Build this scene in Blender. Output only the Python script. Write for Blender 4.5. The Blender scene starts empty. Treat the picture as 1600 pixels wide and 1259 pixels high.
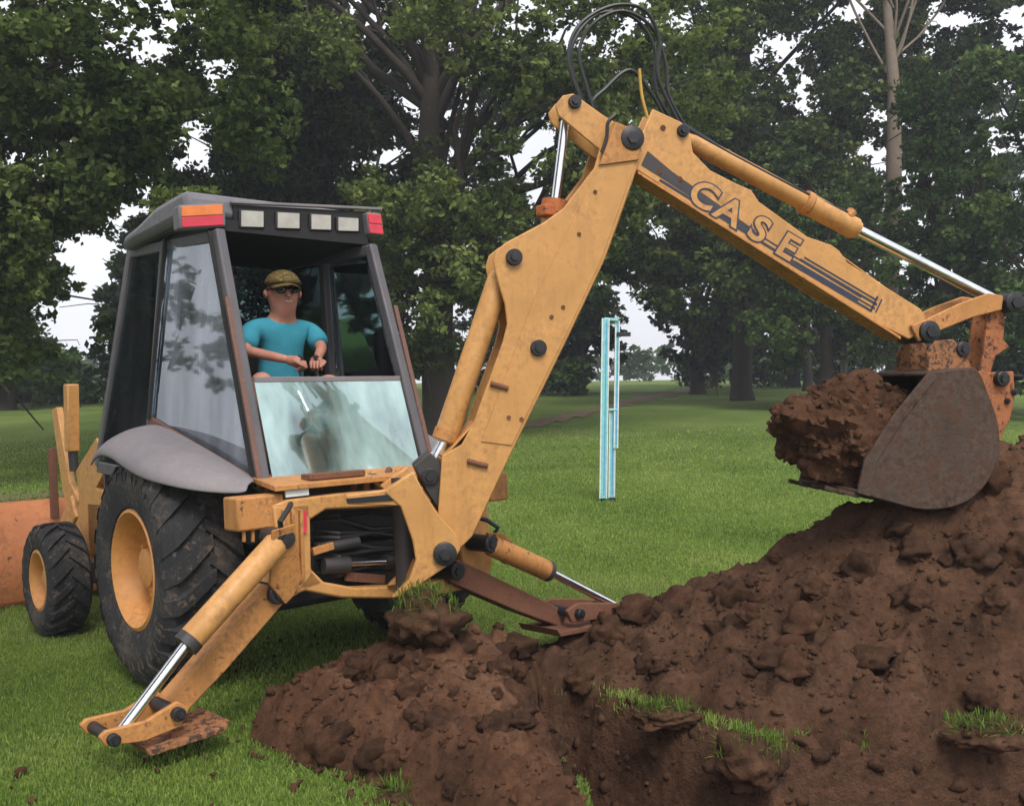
import bpy, bmesh, math, random
import numpy as np
from mathutils import Vector, Matrix
random.seed(7); rng = np.random.default_rng(11)
sc = bpy.context.scene; COL = sc.collection

# ------------------------------------------------------------------ camera
FPX, YH, HC, ROLL = 1500.0, 596.0, 1.7, -0.013          # focal length in photo pixels, horizon row, eye height
PITCH = math.atan((629.5-YH)/FPX)
c_fwd = np.array([0, math.cos(PITCH), -math.sin(PITCH)]); _up = np.array([0, math.sin(PITCH), math.cos(PITCH)])
_rt = np.array([1., 0, 0]); c_rt = math.cos(ROLL)*_rt+math.sin(ROLL)*_up; c_up = math.cos(ROLL)*_up-math.sin(ROLL)*_rt
CAM = np.array([0, 0, HC])
cd = bpy.data.cameras.new('camera'); cam = bpy.data.objects.new('camera', cd); COL.objects.link(cam)
cd.sensor_fit = 'HORIZONTAL'; cd.sensor_width = 36; cd.lens = FPX/1600*36; cd.clip_end = 3000; cd.clip_start = .05
cam.matrix_world = Matrix(((c_rt[0], c_up[0], -c_fwd[0], 0), (c_rt[1], c_up[1], -c_fwd[1], 0), (c_rt[2], c_up[2], -c_fwd[2], HC), (0, 0, 0, 1)))
sc.camera = cam

# ------------------------------------------------------------------ sky, sun, exposure
SUN_EL, SUN_AZ = 54, 168        # azimuth measured clockwise from +Y (the viewing direction): behind the camera
w = bpy.data.worlds.new('World'); sc.world = w; w.use_nodes = True
nt = w.node_tree; N = nt.nodes; L = nt.links; N.clear()
out = N.new('ShaderNodeOutputWorld'); bg = N.new('ShaderNodeBackground'); sky = N.new('ShaderNodeTexSky')
sky.sky_type = 'NISHITA'; sky.sun_disc = False; sky.sun_elevation = math.radians(SUN_EL); sky.sun_rotation = math.radians(SUN_AZ)
sky.air_density = 1.0; sky.dust_density = 6.0; sky.ozone_density = 1.0
hs = N.new('ShaderNodeHueSaturation'); hs.inputs['Saturation'].default_value = .22
L.new(sky.outputs[0], hs.inputs['Color'])
tc = N.new('ShaderNodeTexCoord'); nz = N.new('ShaderNodeTexNoise'); nz.inputs['Scale'].default_value = 2.2; nz.inputs['Detail'].default_value = 6
cr = N.new('ShaderNodeValToRGB'); cr.color_ramp.elements[0].position = .32; cr.color_ramp.elements[1].position = .72
mx = N.new('ShaderNodeMix'); mx.data_type = 'RGBA'; mx.inputs[7].default_value = (7.4, 7.5, 8.0, 1)
mf = N.new('ShaderNodeMath'); mf.operation = 'MULTIPLY_ADD'; mf.inputs[1].default_value = .35; mf.inputs[2].default_value = .55
L.new(tc.outputs['Generated'], nz.inputs['Vector']); L.new(nz.outputs[0], cr.inputs[0]); L.new(cr.outputs[0], mf.inputs[0])
L.new(mf.outputs[0], mx.inputs[0]); L.new(hs.outputs[0], mx.inputs[6]); L.new(mx.outputs[2], bg.inputs['Color'])
bg.inputs['Strength'].default_value = .1
L.new(bg.outputs[0], out.inputs['Surface'])
sd = bpy.data.lights.new('sun', 'SUN'); sd.energy = 1.5; sd.angle = math.radians(22); sd.color = (1, .96, .9)
sun = bpy.data.objects.new('sun', sd); COL.objects.link(sun)
_e, _a = math.radians(SUN_EL), math.radians(SUN_AZ)
sun.rotation_euler = Vector((math.sin(_a)*math.cos(_e), math.cos(_a)*math.cos(_e), math.sin(_e))).to_track_quat('Z', 'Y').to_euler()
sun.location = (-6, -6, 12)
sc.view_settings.view_transform = 'Standard'; sc.view_settings.look = 'None'; sc.view_settings.exposure = .88; sc.view_settings.gamma = 1
sc.cycles.max_bounces = 7; sc.cycles.transparent_max_bounces = 12; sc.cycles.diffuse_bounces = 3; sc.cycles.glossy_bounces = 3

# ------------------------------------------------------------------ frames: a pixel of the photograph and a plane give a point
def ray(px, py): return c_fwd+c_rt*(px-800)/FPX-c_up*(py-629.5)/FPX
def at(px, py, d): return CAM+ray(px, py)*d
def hit(px, py, P0, n):
    r = ray(px, py); return CAM+r*(((P0-CAM)@n)/(r@n))
YAW, MPITCH = .72, .055
MROT = np.array(Matrix.Rotation(YAW, 3, 'Z')@Matrix.Rotation(-MPITCH, 3, 'X')); MLOC = np.array([-1.372, 6.087, 0])
def m2w(p): return MROT@np.array(p, float)+MLOC
def w2m(p): return MROT.T@(np.array(p, float)-MLOC)
def mpl(px, py, ax, v): return w2m(hit(px, py, MROT[:, ax]*v+MLOC, MROT[:, ax]))      # machine plane: 0 right, 1 forward, 2 up
def mR(px, py, v): return mpl(px, py, 0, v)
def mF(px, py, v): return mpl(px, py, 1, v)
TH = math.radians(-12); BW = np.array([math.cos(TH), -math.sin(TH), 0]); BN = np.array([math.sin(TH), math.cos(TH), 0]); BP = m2w((0, -1.3, .7))
BNm = MROT.T@BN
def bp(px, py, t=0): return w2m(hit(px, py, BP+BN*t, BN))     # boom plane, t metres behind its centre plane; machine coordinates

# ------------------------------------------------------------------ noise (numpy)
def _h(ix, iy, s):
    n = (ix*374761393+iy*668265263+s*974634777) & 0xFFFFFFFF
    n = ((n ^ (n >> 13))*1274126177) & 0xFFFFFFFF
    return ((n ^ (n >> 16)) & 0xFFFF)/65535.0
def vnoise(x, y, s=0):
    ix = np.floor(x).astype(np.int64); iy = np.floor(y).astype(np.int64); fx = x-ix; fy = y-iy
    fx = fx*fx*(3-2*fx); fy = fy*fy*(3-2*fy)
    a, b, c, d = _h(ix, iy, s), _h(ix+1, iy, s), _h(ix, iy+1, s), _h(ix+1, iy+1, s)
    return (a*(1-fx)+b*fx)*(1-fy)+(c*(1-fx)+d*fx)*fy
def fbm(x, y, o=4, s=0):
    r = np.zeros_like(x, float); am = 1; tot = 0
    for k in range(o): r += am*vnoise(x*2**k+13.7*k, y*2**k+5.1*k, s+k); tot += am; am *= .5
    return r/tot
def cells(x, y, s=0):
    ix = np.floor(x).astype(np.int64); iy = np.floor(y).astype(np.int64); best = np.full(x.shape, 9.); hv = np.zeros(x.shape)
    for dx in (-1, 0, 1):
        for dy in (-1, 0, 1):
            px = ix+dx+_h(ix+dx, iy+dy, s); py = iy+dy+_h(ix+dx, iy+dy, s+7)
            d = (px-x)**2+(py-y)**2; m = d < best; best = np.where(m, d, best); hv = np.where(m, _h(ix+dx, iy+dy, s+19), hv)
    return np.sqrt(best), hv
def sdist(X, Y, poly):        # signed distance, positive inside
    P = np.array(poly, float); d = np.full(X.shape, 1e9); ins = np.zeros(X.shape, bool)
    for i in range(len(P)):
        a, b = P[i], P[(i+1) % len(P)]; e = b-a; t = np.clip(((X-a[0])*e[0]+(Y-a[1])*e[1])/(e@e), 0, 1)
        d = np.minimum(d, (X-a[0]-t*e[0])**2+(Y-a[1]-t*e[1])**2)
        cnd = (a[1] > Y) != (b[1] > Y)
        if abs(e[1]) > 1e-12: ins ^= cnd & (X < e[0]*(Y-a[1])/e[1]+a[0])
    return np.where(ins, 1, -1)*np.sqrt(d)
def sstep(a, b, x): t = np.clip((x-a)/(b-a), 0, 1); return t*t*(3-2*t)

# ------------------------------------------------------------------ mesh builder
def V3(p): return Vector([float(q) for q in p])
def setp(o, label=None, cat=None, group=None, kind=None):
    if label: o['label'] = label
    if cat: o['category'] = cat
    if group: o['group'] = group
    if kind: o['kind'] = kind
    return o
def empty(name, loc=(0, 0, 0), rot=(0, 0, 0)):
    o = bpy.data.objects.new(name, None); COL.objects.link(o); o.location = loc; o.rotation_euler = rot; o.empty_display_size = .2
    return o
class MB:
    def __init__(s): s.v = []; s.f = []
    def add(s, vs, fs):
        b = len(s.v); s.v += [tuple(map(float, v)) for v in vs]; s.f += [tuple(b+i for i in f) for f in fs]; return s
    def prism(s, poly, vec):
        n = len(poly); poly = [np.array(p, float) for p in poly]; vec = np.array(vec, float)
        nrm = np.zeros(3)
        for i in range(n): nrm += np.cross(poly[i]-poly[0], poly[(i+1) % n]-poly[0])
        if nrm@vec > 0: poly = poly[::-1]
        return s.add(poly+[p+vec for p in poly], [tuple(range(n)), tuple(range(2*n-1, n-1, -1))]+[(i, n+i, n+(i+1) % n, (i+1) % n) for i in range(n)])
    def box(s, c, hx, hy, hz, ax=None):
        A = np.eye(3) if ax is None else np.array(ax)
        c = np.array(c, float); P = [c+A[0]*hx*i+A[1]*hy*j+A[2]*hz*k for k in (-1, 1) for j in (-1, 1) for i in (-1, 1)]
        return s.add(P, [(0, 2, 3, 1), (4, 5, 7, 6), (0, 1, 5, 4), (2, 6, 7, 3), (0, 4, 6, 2), (1, 3, 7, 5)])
    def bar(s, a, b, wd, th, side=(0, 0, 1)):      # beam from a to b, width wd along 'side', th across
        a = np.array(a, float); b = np.array(b, float); d = b-a; ln = np.linalg.norm(d); d = d/ln
        u = np.array(side, float); u = u-d*(u@d); u /= np.linalg.norm(u); v = np.cross(d, u)
        return s.box((a+b)/2, ln/2, wd/2, th/2, (d, u, v))
    def tube(s, path, r, seg=14, cap=True):
        P = [np.array(p, float) for p in path]; n = len(P); R = r if hasattr(r, '__len__') else [r]*n
        T = [P[min(i+1, n-1)]-P[max(i-1, 0)] for i in range(n)]; T = [t/max(1e-9, np.linalg.norm(t)) for t in T]
        u = np.cross(T[0], [0, 0, 1.]);
        if np.linalg.norm(u) < .1: u = np.cross(T[0], [1., 0, 0])
        u /= np.linalg.norm(u); vs = []
        for i in range(n):
            u = u-T[i]*(u@T[i]); u /= np.linalg.norm(u); q = np.cross(T[i], u)
            vs += [P[i]+R[i]*(math.cos(2*math.pi*k/seg)*u+math.sin(2*math.pi*k/seg)*q) for k in range(seg)]
        fs = [(i*seg+k, i*seg+(k+1) % seg, (i+1)*seg+(k+1) % seg, (i+1)*seg+k) for i in range(n-1) for k in range(seg)]
        if cap: fs += [tuple(range(seg-1, -1, -1)), tuple((n-1)*seg+k for k in range(seg))]
        return s.add(vs, fs)
    def lathe(s, prof, axis=0, c=(0, 0, 0), seg=32, closed=False):     # prof: (along, radius)
        n = len(prof); vs = []
        for k in range(seg):
            a = 2*math.pi*k/seg
            for (h, r) in prof:
                p = [0, 0, 0]; p[axis] = h; p[(axis+1) % 3] = r*math.cos(a); p[(axis+2) % 3] = r*math.sin(a); vs.append(np.array(p)+np.array(c))
        m = n if closed else n-1
        return s.add(vs, [(k*n+i, k*n+(i+1) % n, ((k+1) % seg)*n+(i+1) % n, ((k+1) % seg)*n+i) for k in range(seg) for i in range(m)])
    def grid(s, rows):
        n = len(rows[0]); vs = [p for r in rows for p in r]
        return s.add(vs, [(i*n+j, i*n+j+1, (i+1)*n+j+1, (i+1)*n+j) for i in range(len(rows)-1) for j in range(n-1)])
    def build(s, name, mat, parent=None, bevel=0, smooth=35, solid=0, label=None, sub=0):
        me = bpy.data.meshes.new(name); me.from_pydata(s.v, [], s.f); me.update()
        bm = bmesh.new(); bm.from_mesh(me); bmesh.ops.recalc_face_normals(bm, faces=bm.faces); bm.to_mesh(me); bm.free()
        o = bpy.data.objects.new(name, me); COL.objects.link(o); me.materials.append(mat)
        if parent: o.parent = parent
        if label: o['label'] = label
        if smooth:
            me.shade_smooth(); me.set_sharp_from_angle(angle=math.radians(smooth))
        if solid:
            m = o.modifiers.new('solid', 'SOLIDIFY'); m.thickness = solid; m.offset = -1
        if sub:
            m = o.modifiers.new('sub', 'SUBSURF'); m.levels = sub; m.render_levels = sub
        if bevel:
            m = o.modifiers.new('bevel', 'BEVEL'); m.width = bevel; m.segments = 2; m.limit_method = 'ANGLE'; m.angle_limit = math.radians(40)
        return o
def fast_mesh(name, verts, faces, mat, attrs=None, parent=None):       # numpy arrays, faces all of one size
    me = bpy.data.meshes.new(name); nv = len(verts); nf, k = faces.shape
    me.vertices.add(nv); me.vertices.foreach_set('co', np.ascontiguousarray(verts, np.float32).ravel())
    me.loops.add(nf*k); me.loops.foreach_set('vertex_index', np.ascontiguousarray(faces, np.int32).ravel())
    me.polygons.add(nf); me.polygons.foreach_set('loop_start', np.arange(0, nf*k, k, dtype=np.int32)); me.polygons.foreach_set('loop_total', np.full(nf, k, np.int32))
    me.update(calc_edges=True)
    for nm, arr in (attrs or {}).items():
        a = me.attributes.new(nm, 'FLOAT', 'POINT'); a.data.foreach_set('value', np.ascontiguousarray(arr, np.float32))
    me.materials.append(mat); o = bpy.data.objects.new(name, me); COL.objects.link(o)
    if parent: o.parent = parent
    return o

# ------------------------------------------------------------------ materials
def nmat(name):
    m = bpy.data.materials.new(name); m.use_nodes = True; n = m.node_tree.nodes; l = m.node_tree.links
    return m, n, l, n['Principled BSDF']
def rampnode(n, stops):
    r = n.new('ShaderNodeValToRGB'); e = r.color_ramp.elements
    while len(e) < len(stops): e.new(.5)
    for q, (p, c) in zip(e, stops): q.position = p; q.color = (*c, 1) if len(c) == 3 else c
    return r
def noise(n, l, scale, detail=5, rough=.6, coord='Object'):
    t = n.new('ShaderNodeTexCoord'); z = n.new('ShaderNodeTexNoise'); z.inputs['Scale'].default_value = scale; z.inputs['Detail'].default_value = detail; z.inputs['Roughness'].default_value = rough
    l.new(t.outputs[coord], z.inputs['Vector']); return z
def mixc(n, l, fac, a, b, typ='MIX'):
    m = n.new('ShaderNodeMix'); m.data_type = 'RGBA'; m.blend_type = typ
    for s, q in ((0, fac), (6, a), (7, b)):
        if hasattr(q, 'links'): l.new(q, m.inputs[s])
        else: m.inputs[s].default_value = q if s == 0 else (*q, 1)
    return m.outputs[2]
def weathered(name, col, dirt=(.12, .07, .04), dirt_amt=.35, rough=.5, chip=(.1, .045, .025), chip_at=.68, vary=.18, spec=.4, bump=.15, metal=0, nscale=3, streaks=0):
    m, n, l, b = nmat(name)
    big = noise(n, l, nscale, 6, .65); fine = noise(n, l, nscale*9, 5, .7)
    c2 = tuple(min(1, q*(1+vary)) for q in col); c1 = tuple(q*(1-vary) for q in col)
    r = rampnode(n, [(.3, c1), (.7, c2)]); l.new(big.outputs[0], r.inputs[0])
    md = n.new('ShaderNodeMath'); md.operation = 'MULTIPLY'; l.new(big.outputs[0], md.inputs[0]); l.new(fine.outputs[0], md.inputs[1])
    rd = rampnode(n, [(.24, (0, 0, 0)), (.42, (dirt_amt,)*3)]); l.new(md.outputs[0], rd.inputs[0])
    c = mixc(n, l, rd.outputs[0], r.outputs[0], dirt)
    ch = noise(n, l, nscale*5, 8, .75); rc = rampnode(n, [(chip_at, (0, 0, 0)), (chip_at+.03, (1, 1, 1))]); l.new(ch.outputs[0], rc.inputs[0])
    c = mixc(n, l, rc.outputs[0], c, chip)
    if streaks:
        sn = noise(n, l, 1.0, 6, .65); mp = n.new('ShaderNodeMapping'); mp.inputs['Scale'].default_value = (9, 9, 1.3); l.new(sn.inputs['Vector'].links[0].from_socket, mp.inputs[0]); l.new(mp.outputs[0], sn.inputs['Vector'])
        rs = rampnode(n, [(.52, (0, 0, 0)), (.72, (streaks,)*3)]); l.new(sn.outputs[0], rs.inputs[0]); c = mixc(n, l, rs.outputs[0], c, tuple(q*.55 for q in col))
    l.new(c, b.inputs['Base Color'])
    rr = rampnode(n, [(.3, (rough-.08,)*3), (.7, (min(1, rough+.15),)*3)]); l.new(fine.outputs[0], rr.inputs[0]); l.new(rr.outputs[0], b.inputs['Roughness'])
    b.inputs['Specular IOR Level'].default_value = spec; b.inputs['Metallic'].default_value = metal
    bu = n.new('ShaderNodeBump'); bu.inputs['Strength'].default_value = bump; bu.inputs['Distance'].default_value = .01; l.new(fine.outputs[0], bu.inputs['Height']); l.new(bu.outputs[0], b.inputs['Normal'])
    return m
def plain(name, col, rough=.5, metal=0, spec=.5, emit=0):
    m, n, l, b = nmat(name); z = noise(n, l, 14, 4)
    r = rampnode(n, [(.3, tuple(q*.85 for q in col)), (.7, tuple(min(1, q*1.12) for q in col))]); l.new(z.outputs[0], r.inputs[0]); l.new(r.outputs[0], b.inputs['Base Color'])
    b.inputs['Roughness'].default_value = rough; b.inputs['Metallic'].default_value = metal; b.inputs['Specular IOR Level'].default_value = spec
    return m
TAN = (.535, .268, .085)
M = {}
M['tan'] = weathered('machine_paint', TAN, dirt=(.19, .095, .045), dirt_amt=.6, streaks=.5, rough=.42, chip=(.12, .05, .03), chip_at=.70, spec=.4)
M['tan_worn'] = weathered('worn_machine_paint', (.48, .215, .065), dirt=(.14, .07, .04), dirt_amt=.8, streaks=.8, rough=.55, chip=(.10, .04, .025), chip_at=.60, spec=.35, nscale=4)
M['rusty'] = weathered('rusty_paint', (.42, .13, .045), dirt=(.11, .05, .03), dirt_amt=.85, rough=.7, chip=(.06, .03, .02), chip_at=.56, spec=.25, nscale=5)
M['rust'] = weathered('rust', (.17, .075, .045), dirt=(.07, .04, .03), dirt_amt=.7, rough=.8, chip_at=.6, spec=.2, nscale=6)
M['loader'] = weathered('loader_bucket_paint', (.46, .165, .06), dirt=(.20, .095, .05), dirt_amt=.9, streaks=.7, rough=.6, chip_at=.63, spec=.3)
M['black'] = weathered('black_metal', (.018, .018, .02), dirt=(.06, .045, .035), dirt_amt=.5, rough=.55, chip_at=.8, spec=.4)
M['dark_steel'] = weathered('dark_steel', (.05, .045, .045), dirt=(.08, .05, .035), dirt_amt=.6, rough=.5, chip_at=.8, spec=.5, metal=.3)
M['pin'] = weathered('greasy_pin', (.03, .03, .034), dirt=(.07, .05, .04), dirt_amt=.6, rough=.4, chip_at=.8, metal=.4)
M['chrome'] = plain('chrome_rod', (.82, .83, .87), rough=.22, metal=1)
M['tyre'] = weathered('tyre_rubber', (.032, .032, .034), dirt=(.13, .10, .078), dirt_amt=.9, rough=.85, chip=(.12, .09, .07), chip_at=.58, spec=.2, bump=.3)
M['rim'] = weathered('rim_paint', (.56, .25, .07), dirt=(.22, .1, .05), dirt_amt=.55, rough=.5, chip_at=.68)
M['cab_gray'] = weathered('cab_frame_gray', (.095, .09, .10), dirt=(.1, .075, .06), dirt_amt=.4, rough=.5, chip=(.16, .07, .05), chip_at=.63, spec=.4)
M['cab_rust'] = weathered('rusty_cab_post', (.16, .085, .065), dirt=(.09, .05, .04), dirt_amt=.7, rough=.7, chip=(.2, .19, .2), chip_at=.62, spec=.3, nscale=5)
M['fender'] = weathered('fender_plastic', (.20, .18, .19), dirt=(.2, .16, .13), dirt_amt=.5, rough=.6, chip=(.2, .15, .12), chip_at=.72, spec=.35)
M['roof'] = weathered('roof_plastic', (.15, .145, .16), dirt=(.12, .1, .09), dirt_amt=.4, rough=.55, chip=(.2, .18, .18), chip_at=.7, spec=.35)
M['interior'] = plain('interior_trim', (.012, .012, .013), rough=.8)
M['hose'] = plain('hydraulic_hose', (.012, .012, .013), rough=.45)
M['yellow_hose'] = plain('yellow_tube', (.5, .28, .04), rough=.5)
M['red'] = plain('red_lens', (.62, .035, .06), rough=.2)
M['amber'] = plain('amber_lens', (.75, .2, .04), rough=.2)
M['lamp'] = plain('work_lamp_lens', (.42, .40, .36), rough=.25)
M['decal'] = plain('navy_decal', (.022, .03, .06), rough=.45)
M['white'] = plain('white_label', (.7, .7, .68), rough=.5)
M['bucket'] = weathered('mud_caked_steel', (.074, .050, .038), dirt=(.040, .021, .013), dirt_amt=1.0, rough=.8, chip=(.075, .038, .023), chip_at=.53, vary=.35, spec=.25, nscale=2.6, bump=.9)
def glassmat(name, tint, refl, film, film_col, streak=(7, 7, .7)):
    m, n, l, b = nmat(name); n.remove(b); o = n['Material Output']
    tr = n.new('ShaderNodeBsdfTransparent'); tr.inputs[0].default_value = (*tint, 1)
    gl = n.new('ShaderNodeBsdfGlossy'); gl.inputs['Roughness'].default_value = .03; gl.inputs[0].default_value = (.9, .95, 1, 1)
    df = n.new('ShaderNodeBsdfDiffuse'); df.inputs[0].default_value = (*film_col, 1)
    z = noise(n, l, 1.0, 4, .6); mp = n.new('ShaderNodeMapping'); mp.inputs['Scale'].default_value = streak; l.new(z.inputs['Vector'].links[0].from_socket, mp.inputs[0]); l.new(mp.outputs[0], z.inputs['Vector']); r = rampnode(n, [(.36, (film*.15,)*3), (.66, (min(1, film*1.8),)*3)]); l.new(z.outputs[0], r.inputs[0])
    fr = n.new('ShaderNodeFresnel'); fr.inputs[0].default_value = 1.5
    ad = n.new('ShaderNodeMath'); ad.operation = 'ADD'; ad.use_clamp = True; l.new(fr.outputs[0], ad.inputs[0]); ad.inputs[1].default_value = refl
    m1 = n.new('ShaderNodeMixShader'); l.new(r.outputs[0], m1.inputs[0]); l.new(tr.outputs[0], m1.inputs[1]); l.new(df.outputs[0], m1.inputs[2])
    m2 = n.new('ShaderNodeMixShader'); l.new(ad.outputs[0], m2.inputs[0]); l.new(m1.outputs[0], m2.inputs[1]); l.new(gl.outputs[0], m2.inputs[2])
    l.new(m2.outputs[0], o.inputs[0]); return m
M['glass'] = glassmat('cab_glass', (.40, .50, .48), .03, .03, (.4, .45, .5))
M['glass_sky_film'] = glassmat('sky_film_quarter_glass', (.45, .52, .55), .12, .24, (.50, .56, .66), (3, 3, .5))  # pale blue film colour stands in for sky reflected in the pane
M['glass_low'] = glassmat('lower_rear_glass', (.42, .58, .55), .16, .40, (.52, .76, .74), (2.4, 2.4, .35))  # aqua film colour stands in for reflected sky, its bands for see-through parts
def soilmat(name, c1, c2, c3):
    m, n, l, b = nmat(name); z = noise(n, l, 2.2, 8, .7); r = rampnode(n, [(.28, c1), (.5, c2), (.74, c3)]); l.new(z.outputs[0], r.inputs[0])
    f = noise(n, l, 26, 6, .7); rf = rampnode(n, [(.3, (.6, .6, .6)), (.7, (1.3, 1.28, 1.25))]); l.new(f.outputs[0], rf.inputs[0])
    l.new(mixc(n, l, 1.0, r.outputs[0], rf.outputs[0], 'MULTIPLY'), b.inputs['Base Color']); b.inputs['Roughness'].default_value = .95; b.inputs['Specular IOR Level'].default_value = .15
    bu = n.new('ShaderNodeBump'); bu.inputs['Strength'].default_value = .8; bu.inputs['Distance'].default_value = .02; l.new(f.outputs[0], bu.inputs['Height']); l.new(bu.outputs[0], b.inputs['Normal'])
    return m
M['soil'] = soilmat('moist_brown_soil', (.030, .0155, .0092), (.066, .0335, .0192), (.115, .061, .036))
M['soil_red'] = soilmat('reddish_subsoil', (.037, .0182, .0108), (.082, .0390, .0215), (.145, .076, .044))
M['soil_path'] = soilmat('trodden_earth', (.10, .075, .045), (.16, .115, .075), (.2, .16, .1))
def leafmat(name, stops, trans=.35):
    m, n, l, b = nmat(name); n.remove(b); o = n['Material Output']
    a = n.new('ShaderNodeAttribute'); a.attribute_name = 'tint'; r = rampnode(n, stops); l.new(a.outputs['Fac'], r.inputs[0])
    d = n.new('ShaderNodeBsdfDiffuse'); t = n.new('ShaderNodeBsdfTranslucent'); l.new(r.outputs[0], d.inputs[0]); l.new(r.outputs[0], t.inputs[0])
    mx = n.new('ShaderNodeMixShader'); mx.inputs[0].default_value = trans; l.new(d.outputs[0], mx.inputs[1]); l.new(t.outputs[0], mx.inputs[2]); l.new(mx.outputs[0], o.inputs[0]); return m
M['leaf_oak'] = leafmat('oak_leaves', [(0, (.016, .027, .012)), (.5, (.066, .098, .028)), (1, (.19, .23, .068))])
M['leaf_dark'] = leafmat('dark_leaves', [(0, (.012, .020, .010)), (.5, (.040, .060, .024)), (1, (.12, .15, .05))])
M['leaf_maple'] = leafmat('maple_leaves', [(0, (.016, .032, .012)), (.5, (.060, .105, .030)), (1, (.16, .22, .065))])
M['blade'] = leafmat('grass_blades', [(0, (.07, .125, .024)), (.5, (.25, .36, .075)), (1, (.46, .50, .17))], .45)
M['bark'] = weathered('bark', (.05, .042, .034), dirt=(.03, .028, .022), dirt_amt=.6, rough=.95, chip=(.08, .07, .055), chip_at=.6, spec=.1, bump=.8, nscale=2)
M['bark_pale'] = weathered('pale_bark', (.20, .155, .12), dirt=(.1, .08, .06), dirt_amt=.6, rough=.95, chip=(.27, .22, .18), chip_at=.6, spec=.1, bump=.8, nscale=2)
M['mud_paint'] = weathered('muddy_paint', (.30, .13, .055), dirt=(.10, .055, .035), dirt_amt=.95, rough=.75, chip=(.07, .04, .028), chip_at=.5, spec=.25, nscale=5)
M['mud_paint2'] = weathered('dull_rust_paint', (.34, .125, .05), dirt=(.12, .055, .033), dirt_amt=.9, rough=.75, chip=(.07, .035, .024), chip_at=.55, spec=.25, nscale=4)
# ------------------------------------------------------------------ terrain
_gy = np.array([-20, 4.5, 7.5, 11, 16, 30, 45, 60, 90, 400]); _gz = np.array([0, 0, -.03, -.02, .1, .72, 1.12, 1.38, 1.5, 1.5])
def base_z(X, Y):
    z = np.interp(Y, _gy, _gz)
    z = z-.10*sstep(-1.2, -3.2, X)*sstep(5.6, 6.9, Y)*sstep(16, 9, Y)
    return z+.03*(fbm(X*.35, Y*.35, 3, 3)-.5)*sstep(9, 14, Y)+.022*(fbm(X*1.3, Y*1.3, 3, 5)-.5)
def g0(px, py, z=0): r = ray(px, py); t = (z-HC)/r[2]; p = CAM+r*t; return (p[0], p[1])
def groundpt(px, py):
    r = ray(px, py); t = 2.0
    for _ in range(4000):
        p = CAM+r*t
        if p[2] <= float(base_z(np.array([p[0]]), np.array([p[1]]))[0]): break
        t += .02+t*.002
    return p
PIT = [(.12, 5.42), (.36, 5.36), (.62, 5.02), (.95, 4.62), (1.18, 4.46), (1.45, 4.55), (2.05, 4.62), (2.6, 4.72), (4.5, 4.9), (4.5, 2.2), (.50, 2.2), (.36, 3.4), (.20, 4.3), (.06, 4.8)]
def pit_depth(X, Y):
    d = sdist(X, Y, PIT)+.10*(fbm(X*4, Y*4, 3, 21)-.5)
    return np.clip(d*4.2, 0, .5)+np.clip((d-.10)*1.8, 0, .6)
SPOIL = [g0(392, 1156), g0(404, 1130), g0(470, 1108), g0(496, 1092), g0(590, 1078), g0(650, 1068), g0(740, 1060), g0(810, 1052), g0(856, 1050), g0(866, 1066),
         (.07, 4.8), (.20, 4.3), (.34, 3.4), (.3, 3.0), g0(690, 1300), g0(610, 1250), g0(560, 1215), g0(470, 1192)]
def spoil_h(X, Y):
    d = sdist(X, Y, SPOIL)+.16*(fbm(X*3.1, Y*3.1, 3, 31)-.5)
    c, hv = cells(X*7, Y*7, 3); c2, hv2 = cells(X*17, Y*17, 9)
    rid = 1-np.abs(2*fbm(X*4.1, Y*4.1, 4, 93)-1)*2.2
    c4, hv4 = cells(X*3.6+9, Y*3.6, 29)
    lump = (.5-c4)*.13*np.maximum(0, hv4-.3)*1.5+(.5-c)*.10*np.maximum(0, hv-.25)*1.4+(.5-c2)*.04*(hv2 > .45)+rid*.055+.10*(fbm(X*11, Y*11, 4, 97)-.5)+.045*(fbm(X*25, Y*25, 2, 98)-.5)
    h = .15*sstep(-.02, .26, d)*(.5+1.0*fbm(X*1.9, Y*1.9, 3, 41))+.07*sstep(0, .1, d)+.17*np.exp(-((X+.42)**2+(Y-4.9)**2)/.09)+.04*np.exp(-((X+.95)**2+(Y-4.75)**2)/.04)
    return np.where(d > -.1, h+lump*sstep(-.05, .12, d)-.03*sstep(.03, -.05, d), -.2)
_cx = np.array([-.05, .3, .74, 1.07, 1.36, 1.69, 2.0, 2.3, 2.7, 3.0, 3.3, 3.8, 4.6, 5.5, 6.5]); _cz = np.array([-.06, .06, .13, .30, .46, .66, .84, .98, 1.14, 1.27, 1.42, 1.55, 1.45, .9, 0])
_lx = np.array([-.2, .36, .62, .95, 1.18, 1.45, 2.05, 2.6, 4.5, 7]); _ly = np.array([5.5, 5.40, 5.06, 4.70, 4.54, 4.60, 4.68, 4.76, 4.94, 5.2])
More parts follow.
